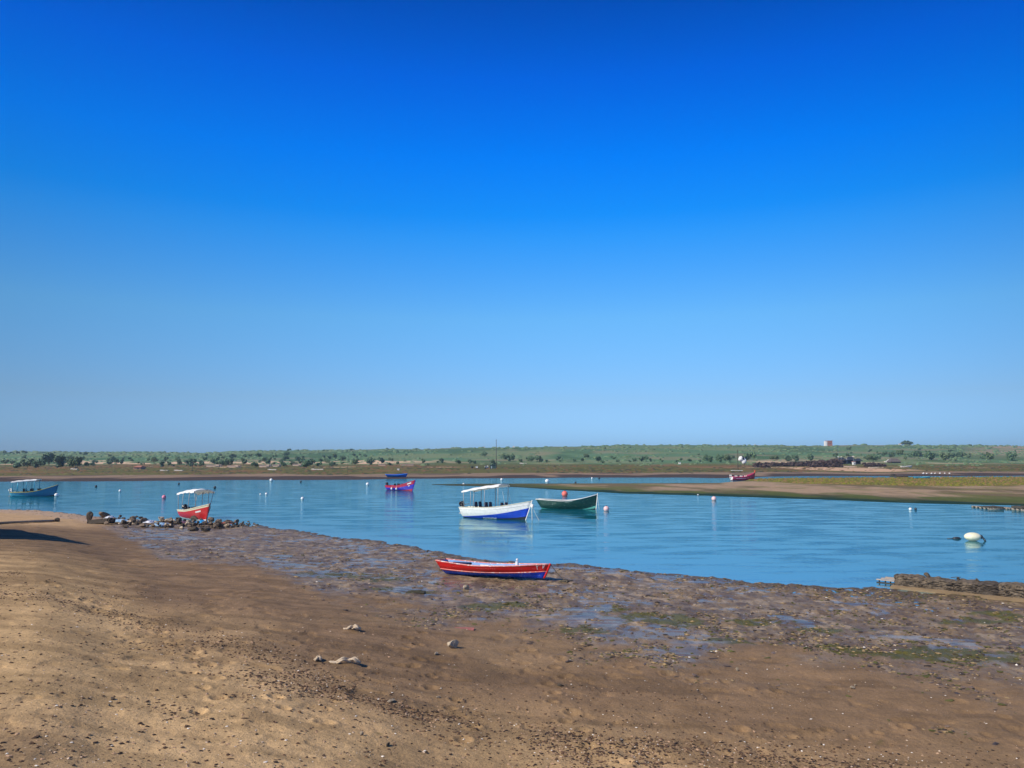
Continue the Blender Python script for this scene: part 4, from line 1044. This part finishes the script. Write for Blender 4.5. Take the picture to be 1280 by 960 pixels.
# building just outside the frame whose roof corner throws the shadow at the left edge
tip = hit(117, 681.5, False); Ls = 4.35 / math.tan(SUN_EL)
kx, ky = tip.x - SDIR[0] * Ls, tip.y - SDIR[1] * Ls; zt = tip.z + 4.35
WALLW = M_('whitewashed_wall', (.70, .66, .58), .85, .1, 1, .01, 12)
pl = [(0, 0), (-9, 0.35), (-18, 9), (-9.3, 7.9)]
bb_ = H0(kx - 4, ky + 2)
e = empty('harbour_shed', (kx, ky, bb_ - .3), (0, 0, 0), 'whitewashed flat roofed shed left of the beach', 'shed')
m = MB()
ring = [(a * .985 - .06, b * .985 + .05) for a, b in pl]; T = zt - bb_ + .3
m.add([(a, b, 0) for a, b in ring] + [(a, b, T - .25) for a, b in ring], [(0, 1, 5, 4), (1, 2, 6, 5), (2, 3, 7, 6), (3, 0, 4, 7)])
m.build('wall', WALLW, e)
m = MB(); m.add([(a, b, T - .25) for a, b in pl] + [(a, b, T) for a, b in pl], [(3, 2, 1, 0), (4, 5, 6, 7), (0, 1, 5, 4), (1, 2, 6, 5), (2, 3, 7, 6), (3, 0, 4, 7)]); m.build('roof', WALLW, e)
m = MB(); m.box((-3.5, .02, 1.1), (.95, .12, 2.1), rz=math.atan2(.35, -9)); m.build('door', TURQ, e)
m = MB(); m.box((-6.3, .13, 1.6), (1.0, .12, .9), rz=math.atan2(.35, -9)); m.build('window', DARKP, e)

# ================================================================== TREES AND BUSHES
LEAF = [M_('leaf_dark', (.095, .165, .085), .7, .35, .8), M_('leaf_mid', (.11, .19, .09), .7, .35, .8), M_('leaf_olive', (.12, .175, .075), .7, .3, .8)]
BARK = M_('bark', (.09, .07, .05), .9, .2)
def crown_mesh(seed, w, h, n, mat, low=.12, lump=6):
    q = np.random.default_rng(seed)
    cs = np.stack([q.uniform(-.32, .32, lump) * w, q.uniform(-.32, .32, lump) * w, h * q.uniform(low + .22, .78, lump)], 1)
    rs = q.uniform(.20, .34, lump) * min(w, h * 1.2)
    if lump > 20: cs[:, 0] = np.linspace(-.36, .36, lump) * w; cs[:, 2] = h * (.12 + .52 * np.sqrt(np.maximum(0, 1 - (cs[:, 0] / (.5 * w)) ** 2)) * q.uniform(.5, 1, lump)); rs[:] = .26 * h
    V = []; Fq_ = []
    for i in range(n):
        k = q.integers(lump); d = q.normal(size=3); d /= np.linalg.norm(d); r = rs[k] * q.uniform(.45, 1.08)
        c = cs[k] + d * r * np.array([1, 1, .85]); c[2] = max(c[2], h * low)
        s = q.uniform(.045, .095) * h; a = q.normal(size=3); a -= a.dot(d) * d * .6; a /= np.linalg.norm(a); b = np.cross(a, d + .4 * q.normal(size=3)); b /= np.linalg.norm(b)
        o = len(V); V += [c - a * s - b * s * .6, c + a * s - b * s * .7, c + a * s * .7 + b * s, c - a * s * .8 + b * s * .8]; Fq_.append((o, o + 1, o + 2, o + 3))
    me = bpy.data.meshes.new('crown'); me.from_pydata([tuple(v) for v in V], [], Fq_); me.materials.append(mat); me.update(); return me
def trunk_mesh(h, r):
    m = MB(); m.tube([(0, 0, -.3), (.03 * h, 0, h * .3), (0, .02 * h, h * .6)], r, 7, r2=r * .5)
    for a in (0, 2.1, 4.2): m.tube([(.02 * h, 0, h * .28), (.16 * h * math.cos(a), .16 * h * math.sin(a), h * .55), (.25 * h * math.cos(a), .25 * h * math.sin(a), h * .7)], r * .45, 5, r2=r * .2)
    me = bpy.data.meshes.new('trunk'); me.from_pydata(m.v, [], m.f); me.materials.append(BARK); return me
TP = []
for k in range(8):
    w = [1.1, 1.5, .9, 1.8, 1.2, 1.4, 1.0, 2.0][k]
    TP.append((crown_mesh(k, w, 1.0, 520, LEAF[k % 3], .04 if k % 2 else .10, 5 + k % 4), trunk_mesh(1.0, .035)))
def tree(p, hgt, k, label, group, name=None, wx=1.0):
    low = k in (3, 7) or hgt < 2.2
    e = empty(name or ('bush' if low else 'tree'), p, (0, 0, rnd.random() * 6.28), label, 'bush' if low else 'tree', group)
    e.scale = (hgt * wx, hgt * wx, hgt)
    for n_, me in (('crown', TP[k][0]), ('trunk', TP[k][1])):
        o = bpy.data.objects.new(n_, me); COL.objects.link(o); o.parent = e
TREES = [(21,586,7),(34,585,9),(48,585,8),(61,582,12),(71,585,13),(88,578,7),(94,586,11),(96,577,5),(108,584,5),(120,579,4),(137,581,7),(141,577,5),(146,580,5),(151,580,5),
(193,579,6),(201,584,6),(211,583,5),(222,574,3),(224,577,3),(207,577,5),(240,583,8),(233,581,5),(251,580,4),(268,580,8),(279,582,8),(286,584,9),(275,570,3),(292,572,4),
(305,582,7),(319,584,6),(335,578,6),(358,571,5),(356,576,5),(345,571,3),(329,575,3),(379,573,3),(389,577,3),(405,573,4),(401,577,4),(383,585,9),(398,583,5),(416,583,5),(354,583,5),
(365,582,4),(464,581,7),(477,580,7),(456,571,3),(450,570,3),(442,570,3),(487,582,4),(497,581,4),(529,580,5),(535,582,3),(553,579,5),(573,580,5),
(587,580,5),(593,580,4),(638,577,7),(651,578,4),(661,577,5),(664,578,6),(674,579,8),(683,578,3),(700,578,3),(718,577,4),(728,577,4),(748,578,6),(753,579,4),(772,578,3),(787,578,3),(804,577,7),(814,577,4),(828,578,3),(846,578,3),(862,577,4),(875,578,3),(885,578,7),(900,578,7),(909,578,8),(936,576,10),(916,574,4),
(965,575,4),(971,576,5),(984,577,6),(995,577,7),(1013,576,6),(1061,563,4),(1088,564,3),(1096,567,3),(1106,571,6),(1087,577,7),(1092,577,7),(1096,576,5),(1116,572,6),(1125,570,6),(1132,575,4),(1143,573,7),(1150,571,6),(1162,575,8),(1170,570,4),(1182,576,8),(1190,573,6),(1197,572,5),(1200,571,5),(1188,565,3),(1149,563,3),
(1213,557.6,2.5),(1238,577,9),(1265,576,8),(6,567,4),(14,567.5,3),(22,567.5,3),(31,567,4),(68,566.6,2),(100,568,3),(107,569,4),(115,566.8,2),(361,563.8,3.2),(373,564,2),(405,564,2),(434,564.3,2),(439,563,2),(484,561.8,2),(520,562,1.6),(1154,558,1.5)]
def zone(px, py, h):
    side = 'far left' if px < 160 else 'left' if px < 320 else 'left middle' if px < 470 else 'middle' if px < 760 else 'right middle' if px < 1040 else 'right'
    if py < 569: return f'bush on the skyline of the {side} hills', f'skyline bushes, {side}'
    if h >= 6: return f'large dark tree at the foot of the {side} hillside', f'large trees, {side}'
    if py > 576: return f'small green tree along the foot of the {side} hillside', f'small trees, {side} foot'
    return f'small bush dotted on the {side} hillside', f'bushes, {side} slope'
UNIQ = {(936, 576): 'tall narrow tree behind the white folded awning', (1238, 577): 'broad round tree, left of two lone trees on the right slope', (1265, 576): 'round tree, right of two lone trees on the right slope',
        (71, 585): 'broadest tree above the bow of the turquoise boat', (464, 581): 'rounded tree, left of a pair behind the small blue boat', (477, 580): 'rounded tree, right of a pair behind the small blue boat',
        (638, 577): 'rounded tree just right of the tall mast', (674, 579): 'round dark tree above the white buoy of the back channel'}
def place_tree(px, py, hp, k=None, wx=1.0):
    p = hit(px, py, False)
    if p.y > CREST + 5 or p.y < 300: p = at_depth(px, CREST - 10)
    hgt = hp / F * p.y * (1.3 if hp >= 5 else 1.12); z = zone(px, py, hp); lab = UNIQ.get((px, py))
    tree(p, hgt, rnd.randrange(8) if k is None else k, lab or z[0], None if lab else z[1], wx=wx * (.84 if hp >= 5 else 1))
for t in TREES: place_tree(*t)
for i in range(165):
    r = rnd.random()
    if r < .62: px = rnd.uniform(0, 450); py = rnd.triangular(568.5, 584, 580)
    elif r < .72: px = rnd.uniform(450, 900); py = rnd.uniform(569, 580)
    else: px = rnd.uniform(1040, 1280); py = rnd.triangular(563, 578, 571)
    place_tree(px, py, rnd.choice([2, 2.5, 3, 3.5, 4, 5]) if py > 570 else 2)
# the rounded tree on the skyline and its wall
p = at_depth(1129, CREST - 40)
TP.append((crown_mesh(77, 1.9, 1.0, 1500, LEAF[0], .02, 22), trunk_mesh(.6, .05)))
tree(p, 8.6, 8, 'large dome shaped tree alone on the right skyline', None, 'tree', 1.05)
# scrub clumps too many to count
def scrub(n):
    g = np.random.default_rng(9); px = g.uniform(-60, 1340, n); D = g.uniform(425, CREST, n)
    k = np.where(px < 460, .9, np.where(px < 1040, .35, .8)); k = k * ss(.42, .6, fbm(px * .02, D * .01, 3, 401)) + .05
    ok = g.random(n) < k; px, D = px[ok], D[ok]; x = (px - 640) / F * D; z = ground(x, D, False)[0]; m_ = len(x)
    s = g.uniform(.35, 1.3, m_) * (D / 600); V = []; q = 7
    th = np.arange(q) * 2 * np.pi / q
    ring = np.stack([np.cos(th), np.sin(th), np.zeros(q)], 1); ring2 = np.stack([np.cos(th + .4) * .7, np.sin(th + .4) * .7, np.full(q, .55)], 1)
    base = np.concatenate([ring, ring2, [[0, 0, .85]]]); V = base[None] * (1 + g.uniform(-.3, .3, (m_, 2 * q + 1, 1))) * s[:, None, None]; V[:, :, 0] *= g.uniform(1, 2.4, (m_, 1))
    V += np.stack([x, D, z - .1], 1)[:, None]
    f = []
    for i in range(q): j = (i + 1) % q; f += [(i, j, q + i), (j, q + j, q + i), (q + i, q + j, 2 * q)]
    f = np.array(f); Fs = (f[None] + (np.arange(m_) * (2 * q + 1))[:, None, None]).reshape(-1, 3)
    o = bigmesh('hill_scrub', V.reshape(-1, 3), Fs, [LEAF[1], LEAF[2]], True, np.repeat(g.integers(0, 2, m_), len(f)))
    return tag(o, 'low scrub covering the far hillside', 'scrub', None, 'stuff')
scrub(9000)
def marsh(n):
    g = np.random.default_rng(19); D = g.uniform(225, 430, n); px = g.uniform(-60, 1340, n); x = (px - 640) / F * D
    z, _, _, _, _, f_, _ = ground(x, D, False); ok = (f_ > 42) & (g.random(n) < .25 + ss(.45, .6, fbm(x * .04, D * .02, 3, 405))); x, D, z = x[ok], D[ok], z[ok]; m_ = len(x)
    s = g.uniform(.18, .5, m_); base = np.array([(1, 0, 0), (0, 1, 0), (-1, 0, 0), (0, -1, 0), (.1, 0, .8)], float)
    V = base[None] * (1 + g.uniform(-.3, .3, (m_, 5, 1))) * s[:, None, None]; V[:, :, 0] *= g.uniform(1.5, 4, (m_, 1)); V += np.stack([x, D, z - .05], 1)[:, None]
    f = np.array([(0, 1, 4), (1, 2, 4), (2, 3, 4), (3, 0, 4)]); Fs = (f[None] + (np.arange(m_) * 5)[:, None, None]).reshape(-1, 3)
    mm = [M_('marsh_olive', (.13, .12, .04), .9, .3), M_('marsh_rust', (.17, .09, .045), .9, .3), M_('marsh_dark', (.05, .055, .03), .9, .3)]
    return tag(bigmesh('marsh_plants', V.reshape(-1, 3), Fs, mm, True, np.repeat(g.integers(0, 3, m_), 4)), 'low marsh plants between the far bank and the hills', 'marsh plants', None, 'stuff')
marsh(6000)
# island grass
def tufts(n):
    g = np.random.default_rng(29); D = g.uniform(128, 215, n); px = g.uniform(915, 1330, n); x = (px - 640) / F * D
    z, _, _, _, inb, _, _ = ground(x, D, False); _, py = proj(x, D, z)
    ok = (inb > 1.5) & (py < np.interp(px, [915, 940, 1000, 1100, 1180, 1280], [600, 601.5, 604.5, 606.5, 608, 606.5]) - .3); x, D, z = x[ok], D[ok], z[ok]; m_ = len(x)
    s = g.uniform(.12, .34, m_); base = np.array([(1, 0, 0), (0, 1, 0), (-1, 0, 0), (0, -1, 0), (.1, 0, 1.1)], float)
    V = base[None] * (1 + g.uniform(-.3, .3, (m_, 5, 1))) * s[:, None, None]; V[:, :, 0] *= g.uniform(1, 2.5, (m_, 1)); V += np.stack([x, D, z - .04], 1)[:, None]
    f = np.array([(0, 1, 4), (1, 2, 4), (2, 3, 4), (3, 0, 4)]); Fs = (f[None] + (np.arange(m_) * 5)[:, None, None]).reshape(-1, 3)
    mm = [M_('grass_yellow', (.19, .185, .022), .9, .3), M_('grass_olive', (.13, .13, .025), .9, .3), M_('grass_rust', (.25, .16, .06), .9, .3)]
    return tag(bigmesh('island_grass', V.reshape(-1, 3), Fs, mm, True, np.repeat(g.integers(0, 3, m_), 4)), 'yellow green grass on top of the island', 'grass', None, 'stuff')
tufts(9000)

# ================================================================== FAR STRUCTURES
def far(px, py): p = hit(px, py, False); return p, p.y / F
WOODG = M_('grey_pole_wood', (.10, .10, .10), .8, .1)
def pole(px, py, hpx, wpx, label, cat='pole', name='pole', mat=WOODG, extra=None):
    p, s = far(px, py); m = MB(); m.tube([(0, 0, -.5), (0, 0, hpx * s)], max(.05, wpx * s / 2), 8, r2=max(.04, wpx * s / 2 * .6))
    e = empty(name, p, (0, 0, 0), label, cat); m.build('shaft', mat, e, True)
    m = MB(); m.box((0, 0, hpx * s * .97), (.5, .12, .1)); m.build('cross_arm', mat, e); return p, s, e
pole(620.3, 585.5, 36, .95, 'tall dark mast rising above the middle skyline', 'mast', 'mast')
pole(434.5, 591, 21, .42, 'thin pole on the bank left of the small blue boat'); pole(240.3, 590, 20, .42, 'thin pole standing before the left far bank trees')
pole(612.4, 586.5, 10, .45, 'short pole beside the dark hut under the mast')
# hut with white vehicle-like trailer under the mast
DG = M_('dark_green_wood', (.03, .07, .06), .7, .15); PALEG = M_('pale_grey_sheet', (.34, .42, .42), .6, .1)
p, s = far(616, 586)
e = empty('hut', p, (0, 0, 0), 'small dark green hut at the foot of the tall mast', 'hut')
m = MB(); m.box((0, 0, 2.2 * s), (7 * s, 3, 4.4 * s)); m.build('wall', DG, e)
m = MB(); m.box((0, 0, 4.8 * s), (7.6 * s, 3.4, .35 * s + .1), ry=.04); m.build('roof', DG, e)
m = MB(); m.box((-1.5 * s, -1.52, 1.8 * s), (1.3 * s, .08, 3.4 * s)); m.build('door', PALEG, e)
p, s = far(608.3, 586)
e = empty('parked_van', p, (0, 0, 0), 'small white van left of the dark hut', 'van')
m = MB(); m.box((0, 0, .5 + 1.5 * s * .8), (4.6 * s, 1.7, 2.6 * s), bev=.25); m.build('body', WHITEP, e, True)
m = MB(); m.box((-.4 * s, -.87, .5 + 2.0 * s), (3.0 * s, .06, .8 * s)); m.build('side_window', DARKP, e)
for dx in (-1.4, 1.4):
    m = MB(); m.tube([(dx * s, -.9, .32), (dx * s, .9, .32)], .33, 12); m.build('wheel', DARKP, e)
tree(far(617, 582.3)[0], 3.6, 0, 'dark tree right behind the hut under the mast', None)
# people-sized dark and pale specks near the bank
for k, (px, py, c_, lab) in enumerate([(590.5, 585.3, DARKP, 'small dark crate on the marsh left of the van'), (596, 584.8, WHITEP, 'small white crate on the marsh left of the van'), (498, 587.8, WHITEP, 'small white crate on the bank above the small blue boat'), (849.5, 580, WHITEP, 'small white crate at the foot of the right middle hillside')]):
    p, s = far(px, py); m = MB(); m.box((0, 0, 1.0 * s), (2.6 * s, 1, 2.0 * s), bev=.08); m.box((0, 0, 2.05 * s), (2.9 * s, 1.15, .2 * s), bev=.03); tag(m.build('crate', c_, None, False, p), lab, 'crate')
# white awning heap with mast behind the pink boat
p, s = far(924, 590.5)
pole(922.6, 588.5, 26, .9, 'black mast beside the folded white awning', 'mast', 'mast', OLDW)
p, s = far(928.5, 586)
e = empty('awning', p, (0, 0, 0), 'bulging white sail-like awning hung beside the black mast', 'awning')
m = MB(); m.ball((-2 * s, 0, 12 * s), 3.1 * s, sq=(.95, .7, 1.1), jit=.16, seed=3); m.ball((1.6 * s, 0, 9.5 * s), 3.4 * s, sq=(.95, .7, 1.15), jit=.16, seed=4); m.build('cloth', CANVAS, e, True)
m = MB(); m.ball((.6 * s, -2.0 * s, 13 * s), 1.3 * s, sq=(.8, .5, 1.5), jit=.2); m.build('dark_lining', DARKP, e, True)
for dx in (-3, 3): m = MB(); m.tube([(dx * s, 0, -.3), (dx * s * .6, 0, 10 * s)], .06, 6); m.build('post', OLDW, e)
p, s = far(921, 588.6); m = MB(); m.box((0, 0, .55 * s), (14 * s, 1.4, .5 * s)); [m.box((dx * s, 0, .2 * s), (.3, 1.2, .8 * s)) for dx in (-6, -2, 2, 6)]
tag(m.build('trestle_table', WHITEP, None, False, p), 'long low pale table below the black mast', 'table')
# dark hedge of dry brush
HD = M_('dry_brown_brush', (.085, .060, .052), .95, .35, .6)
def hedge(px0, px1, pyb, h0, h1, label, mat=HD, seed=1, n=700):
    a, s = far((px0 + px1) / 2, pyb); g = np.random.default_rng(seed); V = []; f = []
    for i in range(n):
        t = g.random(); px = px0 + (px1 - px0) * t; x = (px - 640) / F * a.y; hh = (h0 + (h1 - h0) * t) * s * (.7 + .5 * float(vn(np.array([px * .25]), np.array([seed * 1.0]), 3)[0]))
        y = a.y + g.uniform(-2, 2); z = H0(x, y) + hh * g.random() ** .8; w = g.uniform(.25, .6); o = len(V)
        d = g.normal(size=(4, 3)) * .12
        V += [np.array(q_) + d[k] for k, q_ in enumerate([(x - w, y, z - w * .5), (x + w, y + g.uniform(-.4, .4), z - w * .5), (x + w * .7, y, z + w * .7), (x - w * .7, y + g.uniform(-.4, .4), z + w * .7)])]; f.append((o, o + 1, o + 2, o + 3))
    ox, oy, oz = a; V = [v - np.array([ox, oy, oz]) for v in V]
    return tag(mesh('hedge', V, f, mat, None, False, None, a), label, 'hedge')
hedge(941, 960, 584.5, 5, 6, 'brown brush clump at the left end of the dark hedge', seed=2, n=420)
hedge(963, 1012, 583, 4.5, 6, 'long low brown hedge above the bank', seed=3, n=900)
hedge(1010, 1050, 584, 6, 12, 'dark brown hedge rising towards the beach camp', seed=4, n=1100)
hedge(1078, 1104, 583.5, 5, 3.5, 'dull brush right of the beach camp', seed=6, n=420)
# beach camp: dark tents, parasols, small kiosk on a sandy landing
BLK = M_('dark_tent_cloth', (.02, .028, .045), .8, .2)
def tent(px, py, wpx, hpx, label, mat=BLK, dp=3.5):
    p, s = far(px, py); w, hh = wpx * s, hpx * s; e = empty('tent', p, (0, 0, 0), label, 'tent')
    m = MB(); y = dp / 2
    m.add([(-w / 2, -y, hh * .55), (w / 2, -y, hh * .55), (w / 2, y, hh * .55), (-w / 2, y, hh * .55), (-w * .2, 0, hh), (w * .2, 0, hh)], [(0, 1, 5, 4), (1, 2, 5), (2, 3, 4, 5), (3, 0, 4), (3, 2, 1, 0)]); m.build('roof', mat, e)
    m = MB(); m.box((0, y * .9, hh * .28), (w * .96, .1, hh * .54)); m.box((-w * .47, 0, hh * .28), (.1, dp * .85, hh * .54)); m.build('back_wall', mat, e)
    for sx in (-1, 1): m = MB(); m.tube([(sx * w * .46, -y * .9, -.2), (sx * w * .46, -y * .9, hh * .56)], .06, 6); m.build('pole', OLDW, e)
tent(1052, 580, 12, 8, 'large dark tent at the left of the beach camp'); tent(1063, 580, 12, 9, 'dark peaked tent in the middle of the beach camp'); tent(1073, 580, 9, 7, 'smaller dark tent at the right of the beach camp')
tent(1046, 582, 8, 9, 'brown tent beside the hedge at the beach camp', HD)
def parasol(px, py, dpx, hpx, label, mat=WHITEP):
    p, s = far(px, py); e = empty('parasol', p, (0, 0, 0), label, 'parasol'); r, hh = dpx / 2 * s, hpx * s
    m = MB(); n = 10; m.add([(r * math.cos(6.2832 * i / n), r * math.sin(6.2832 * i / n), hh) for i in range(n)] + [(0, 0, hh + r * .6)], [(i, (i + 1) % n, n) for i in range(n)] + [tuple(range(n - 1, -1, -1))]); m.build('canopy', mat, e)
    m = MB(); m.tube([(0, 0, -.2), (0, 0, hh)], .05, 6); m.build('pole', STEEL, e)
parasol(1059.5, 580, 3.6, 6.0, 'white parasol in the centre of the beach camp'); parasol(1048, 581, 2.6, 9.6, 'small white parasol, leftmost of the beach camp'); parasol(1052, 581, 2.4, 9.6, 'small white parasol over the large dark tent')
parasol(1067, 581, 3.4, 10, 'pale parasol standing above the peaked tent', M_('pink_white_cloth', (.72, .6, .55), .8, .1))
p, s = far(1067.2, 581); e = empty('kiosk', p, (0, 0, 0), 'small white kiosk with a pink side on the sandy landing', 'kiosk')
m = MB(); m.box((0, 0, 1.9 * s), (2.8 * s, 1.6, 3.8 * s)); m.build('wall', WHITEP, e); m = MB(); m.box((0, 0, 3.95 * s), (3.4 * s, 2, .3 * s)); m.build('roof', PINKR, e); m = MB(); m.box((.5 * s, -.82, 1.4 * s), (1.0 * s, .06, 1.8 * s)); m.build('hatch', DARKP, e)
for k, (px, w) in enumerate([(1057, 26), (1095, 18)]):
    p, s = far(px, 583.5 if k == 0 else 585); m = MB()
    m.box((0, 0, .4 * s), (w * s, 1.2, .8 * s + .2), bev=.1); tag(m.build('low_wall', M_('sand_wall', (.66, .5, .36), .9, .1), None, False, p), ['tan retaining wall under the beach camp tents', 'tan low wall right of the beach camp'][k], 'wall')
# thatched hut + white piece
p, s = far(1117.5, 578.6); e = empty('thatched_hut', p, (0, 0, 0), 'grey brown thatched hut on the right marsh', 'hut')
m = MB(); m.add([(-7 * s, -3, 1.4 * s), (7 * s, -3, 1.4 * s), (7 * s, 3, 1.4 * s), (-7 * s, 3, 1.4 * s), (-4 * s, 0, 5.8 * s), (4.5 * s, 0, 5.4 * s)], [(0, 1, 5, 4), (1, 2, 5), (2, 3, 4, 5), (3, 0, 4), (3, 2, 1, 0)]); m.build('roof', M_('thatch', (.12, .10, .09), .95, .3, 3), e)
m = MB(); m.box((0, 0, .6 * s), (12 * s, 5, 1.7 * s)); m.build('wall', HD, e)
p, s = far(1109, 577.6); m = MB(); m.box((0, 0, 1.5 * s), (5 * s, .3, 1.3 * s), ry=R(-42), bev=.05); m.box((-2 * s, 0, .5 * s), (3 * s, .8, 1 * s), bev=.1); tag(m.build('upturned_dinghy', WHITEP, None, False, p), 'small white dinghy tilted against the thatched hut', 'boat')
# skyline house (white end, terracotta side), white wall by the dome tree, white marks on the skyline
BRICK = M_('terracotta_wall', (.40, .17, .11), .85, .15)
D = CREST - 45; p = at_depth(1032, D); s = D / F
e = empty('house', p, (0, 0, 0), 'small terracotta house with a white end on the skyline', 'house')
m = MB(); m.box((1.2 * s, 0, 2.8 * s), (6.4 * s, 6, 6.6 * s)); m.build('wall', BRICK, e); m = MB(); m.box((-3.1 * s, -.3, 2.8 * s), (2.2 * s, 6, 6.0 * s)); m.build('end_wall', WHITEP, e)
m = MB(); m.box((1.0 * s, 0, 6.25 * s), (7.4 * s, 6.6, .5 * s)); m.build('roof', BRICK, e)
for dx in (.2, 2.4): m = MB(); m.box((dx * s, -3.03, 3.2 * s), (.8 * s, .1, 1.2 * s)); m.build('window', DARKP, e)
p = at_depth(1121, CREST - 40); m = MB(); m.box((0, 0, 1.0), (3.6, 1.2, 2.6), bev=.1); m.box((0, 0, 2.4), (4, 1.5, .2)); tag(m.build('white_hut', WHITEP, None, False, p), 'tiny white hut left of the dome shaped tree', 'hut')
for px, lab in ((605.5, 'tiny white hut on the middle skyline left of the mast'), (941.5, 'tiny white hut on the skyline above the pink boat'), (642, 'tiny white hut on the skyline right of the mast')):
    p = at_depth(px, CREST - 30); m = MB(); m.box((0, 0, .7), (2.6, 1.6, 1.9), bev=.05); m.box((0, 0, 1.75), (3, 2, .2)); tag(m.build('white_hut', WHITEP, None, False, p), lab, 'hut')
# left far bank: tan farm walls and a pink house
PKH = M_('pink_plaster', (.56, .30, .22), .85, .1); TNW = M_('tan_wall', (.60, .44, .32), .9, .12)
p, s = far(174.5, 586.5); e = empty('house', p, (0, 0, 0), 'low pink house among bushes on the left bank', 'house')
m = MB(); m.box((0, 0, 1.3 * s), (9 * s, 4, 2.6 * s)); m.build('wall', PKH, e); m = MB(); m.add([(-5.2 * s, -2.4, 2.6 * s), (5.2 * s, -2.4, 2.6 * s), (5.2 * s, 2.4, 2.6 * s), (-5.2 * s, 2.4, 2.6 * s), (-3 * s, 0, 4.4 * s), (3 * s, 0, 4.4 * s)], [(0, 1, 5, 4), (1, 2, 5), (2, 3, 4, 5), (3, 0, 4), (3, 2, 1, 0)]); m.build('roof', BRICK, e)
m = MB(); m.box((1 * s, -2.03, 1 * s), (1 * s, .08, 1.6 * s)); m.build('door', DARKP, e)
for px0, px1, py, hp, lab in [(284, 301, 584.4, 2.6, 'tan earth wall, leftmost on the left middle bank'), (324, 339, 584, 3, 'pinkish tan wall among trees on the left middle bank'), (341, 351, 583.5, 2.6, 'short tan wall right of the pinkish wall'), (366, 378, 582.4, 2.4, 'pale tan wall behind the left middle trees'),
                              (258, 277, 583.5, 2.6, 'long tan wall behind the left far bank'), (473, 482, 582, 1.6, 'short pale wall below the pair of rounded trees'), (501, 517, 581.8, 1.4, 'long low pale wall behind the marsh')]:
    p, s = far((px0 + px1) / 2, py); m = MB(); w = (px1 - px0) * s; m.box((0, 0, hp * s / 2 - .2), (w, 1.0, hp * s + .4), bev=.08); m.box((0, 0, hp * s + .02), (w * 1.01, 1.3, .18), bev=.03)
    if hp > 2: m.box((w * .22, -.2, hp * s * .75), (w * .3, 1.2, hp * s * .8), bev=.1)
    tag(m.build('farm_wall', TNW, None, False, p), lab, 'wall')
for px, w, py, lab in [(206, 9, 588.6, 'white low trough, left of two on the left bank'), (224, 10, 588.6, 'white low trough, right of two on the left bank'), (341, 10, 587.6, 'long white trough below the pinkish wall'), (397, 15, 587.2, 'long white trough below the left middle trees'), (93.5, 8, 579.9 + 7, 'short white trough on the far left bank'), (654, 8, 579.8, 'short white trough right of the mast trees')]:
    p, s = far(px, py); m = MB(); m.box((0, 0, .5 * s), (w * s, 1.3, 1.0 * s), bev=.08); m.box((-w * s * .4, 0, .7 * s), (1.2, 1.0, 1.3 * s), bev=.06); tag(m.build('trough', M_('white_block', (.70, .62, .52), .8, .1), None, False, p), lab, 'trough')
# white bags along the dark bank at the right
for k, (px, py, sz) in enumerate([(1154.5, 592.5, 2.2), (1158.5, 592.5, 1.8), (1164.5, 592.5, 2.0), (1169, 592.4, 1.8), (1175, 592.3, 2.0), (1181, 592.2, 1.6), (1187, 592.4, 1.8)]):
    p, s = far(px, py); m = MB(); m.ball((0, 0, sz * s * .3), sz * s * .5, sq=(1.3, .8, .8), jit=.12, seed=k); m.tube([(0, 0, sz * s * .6), (.05, 0, sz * s * .8)], .08, 6)
    tag(m.build('oyster_bag', WHITEP, None, True, p), 'white oyster bag in a row on the dark bank behind the island', 'bag', 'white bags in a row on the far bank')
p, s = far(1115, 594); 
for k, (px, py, w, hh) in enumerate([(1116, 595.5, 8, 4), (1127, 596.5, 16, 2.6)]):
    p, s = far(px, py); m = MB(); m.ball((0, 0, hh * s * .2), w * s * .5, sq=(1, .4, hh / w * 1.2), jit=.2, seed=k + 5)
    tag(m.build('heap', OLDW, None, False, p), ['low dark heap left of the pale cyan boat', 'long dark heap touching the pale cyan boat'][k], 'heap')

# ================================================================== haze
m = bpy.data.materials.new('haze_air'); m.use_nodes = True; n = m.node_tree; n.nodes.clear()
o_ = n.nodes.new('ShaderNodeOutputMaterial'); v_ = n.nodes.new('ShaderNodeVolumePrincipled'); v_.inputs['Density'].default_value = HAZE
v_.inputs['Color'].default_value = (.62, .80, 1, 1); v_.inputs['Anisotropy'].default_value = .2
n.links.new(v_.outputs[0], o_.inputs['Volume'])
if HAZE > 0:
    q = MB(); q.box((0, 620, 13), (3400, 1900, 62 - 13 + 0)); hz = q.build('haze', m); tag(hz, kind='stuff', label='pale blue air between the shore and the far hills', cat='haze')
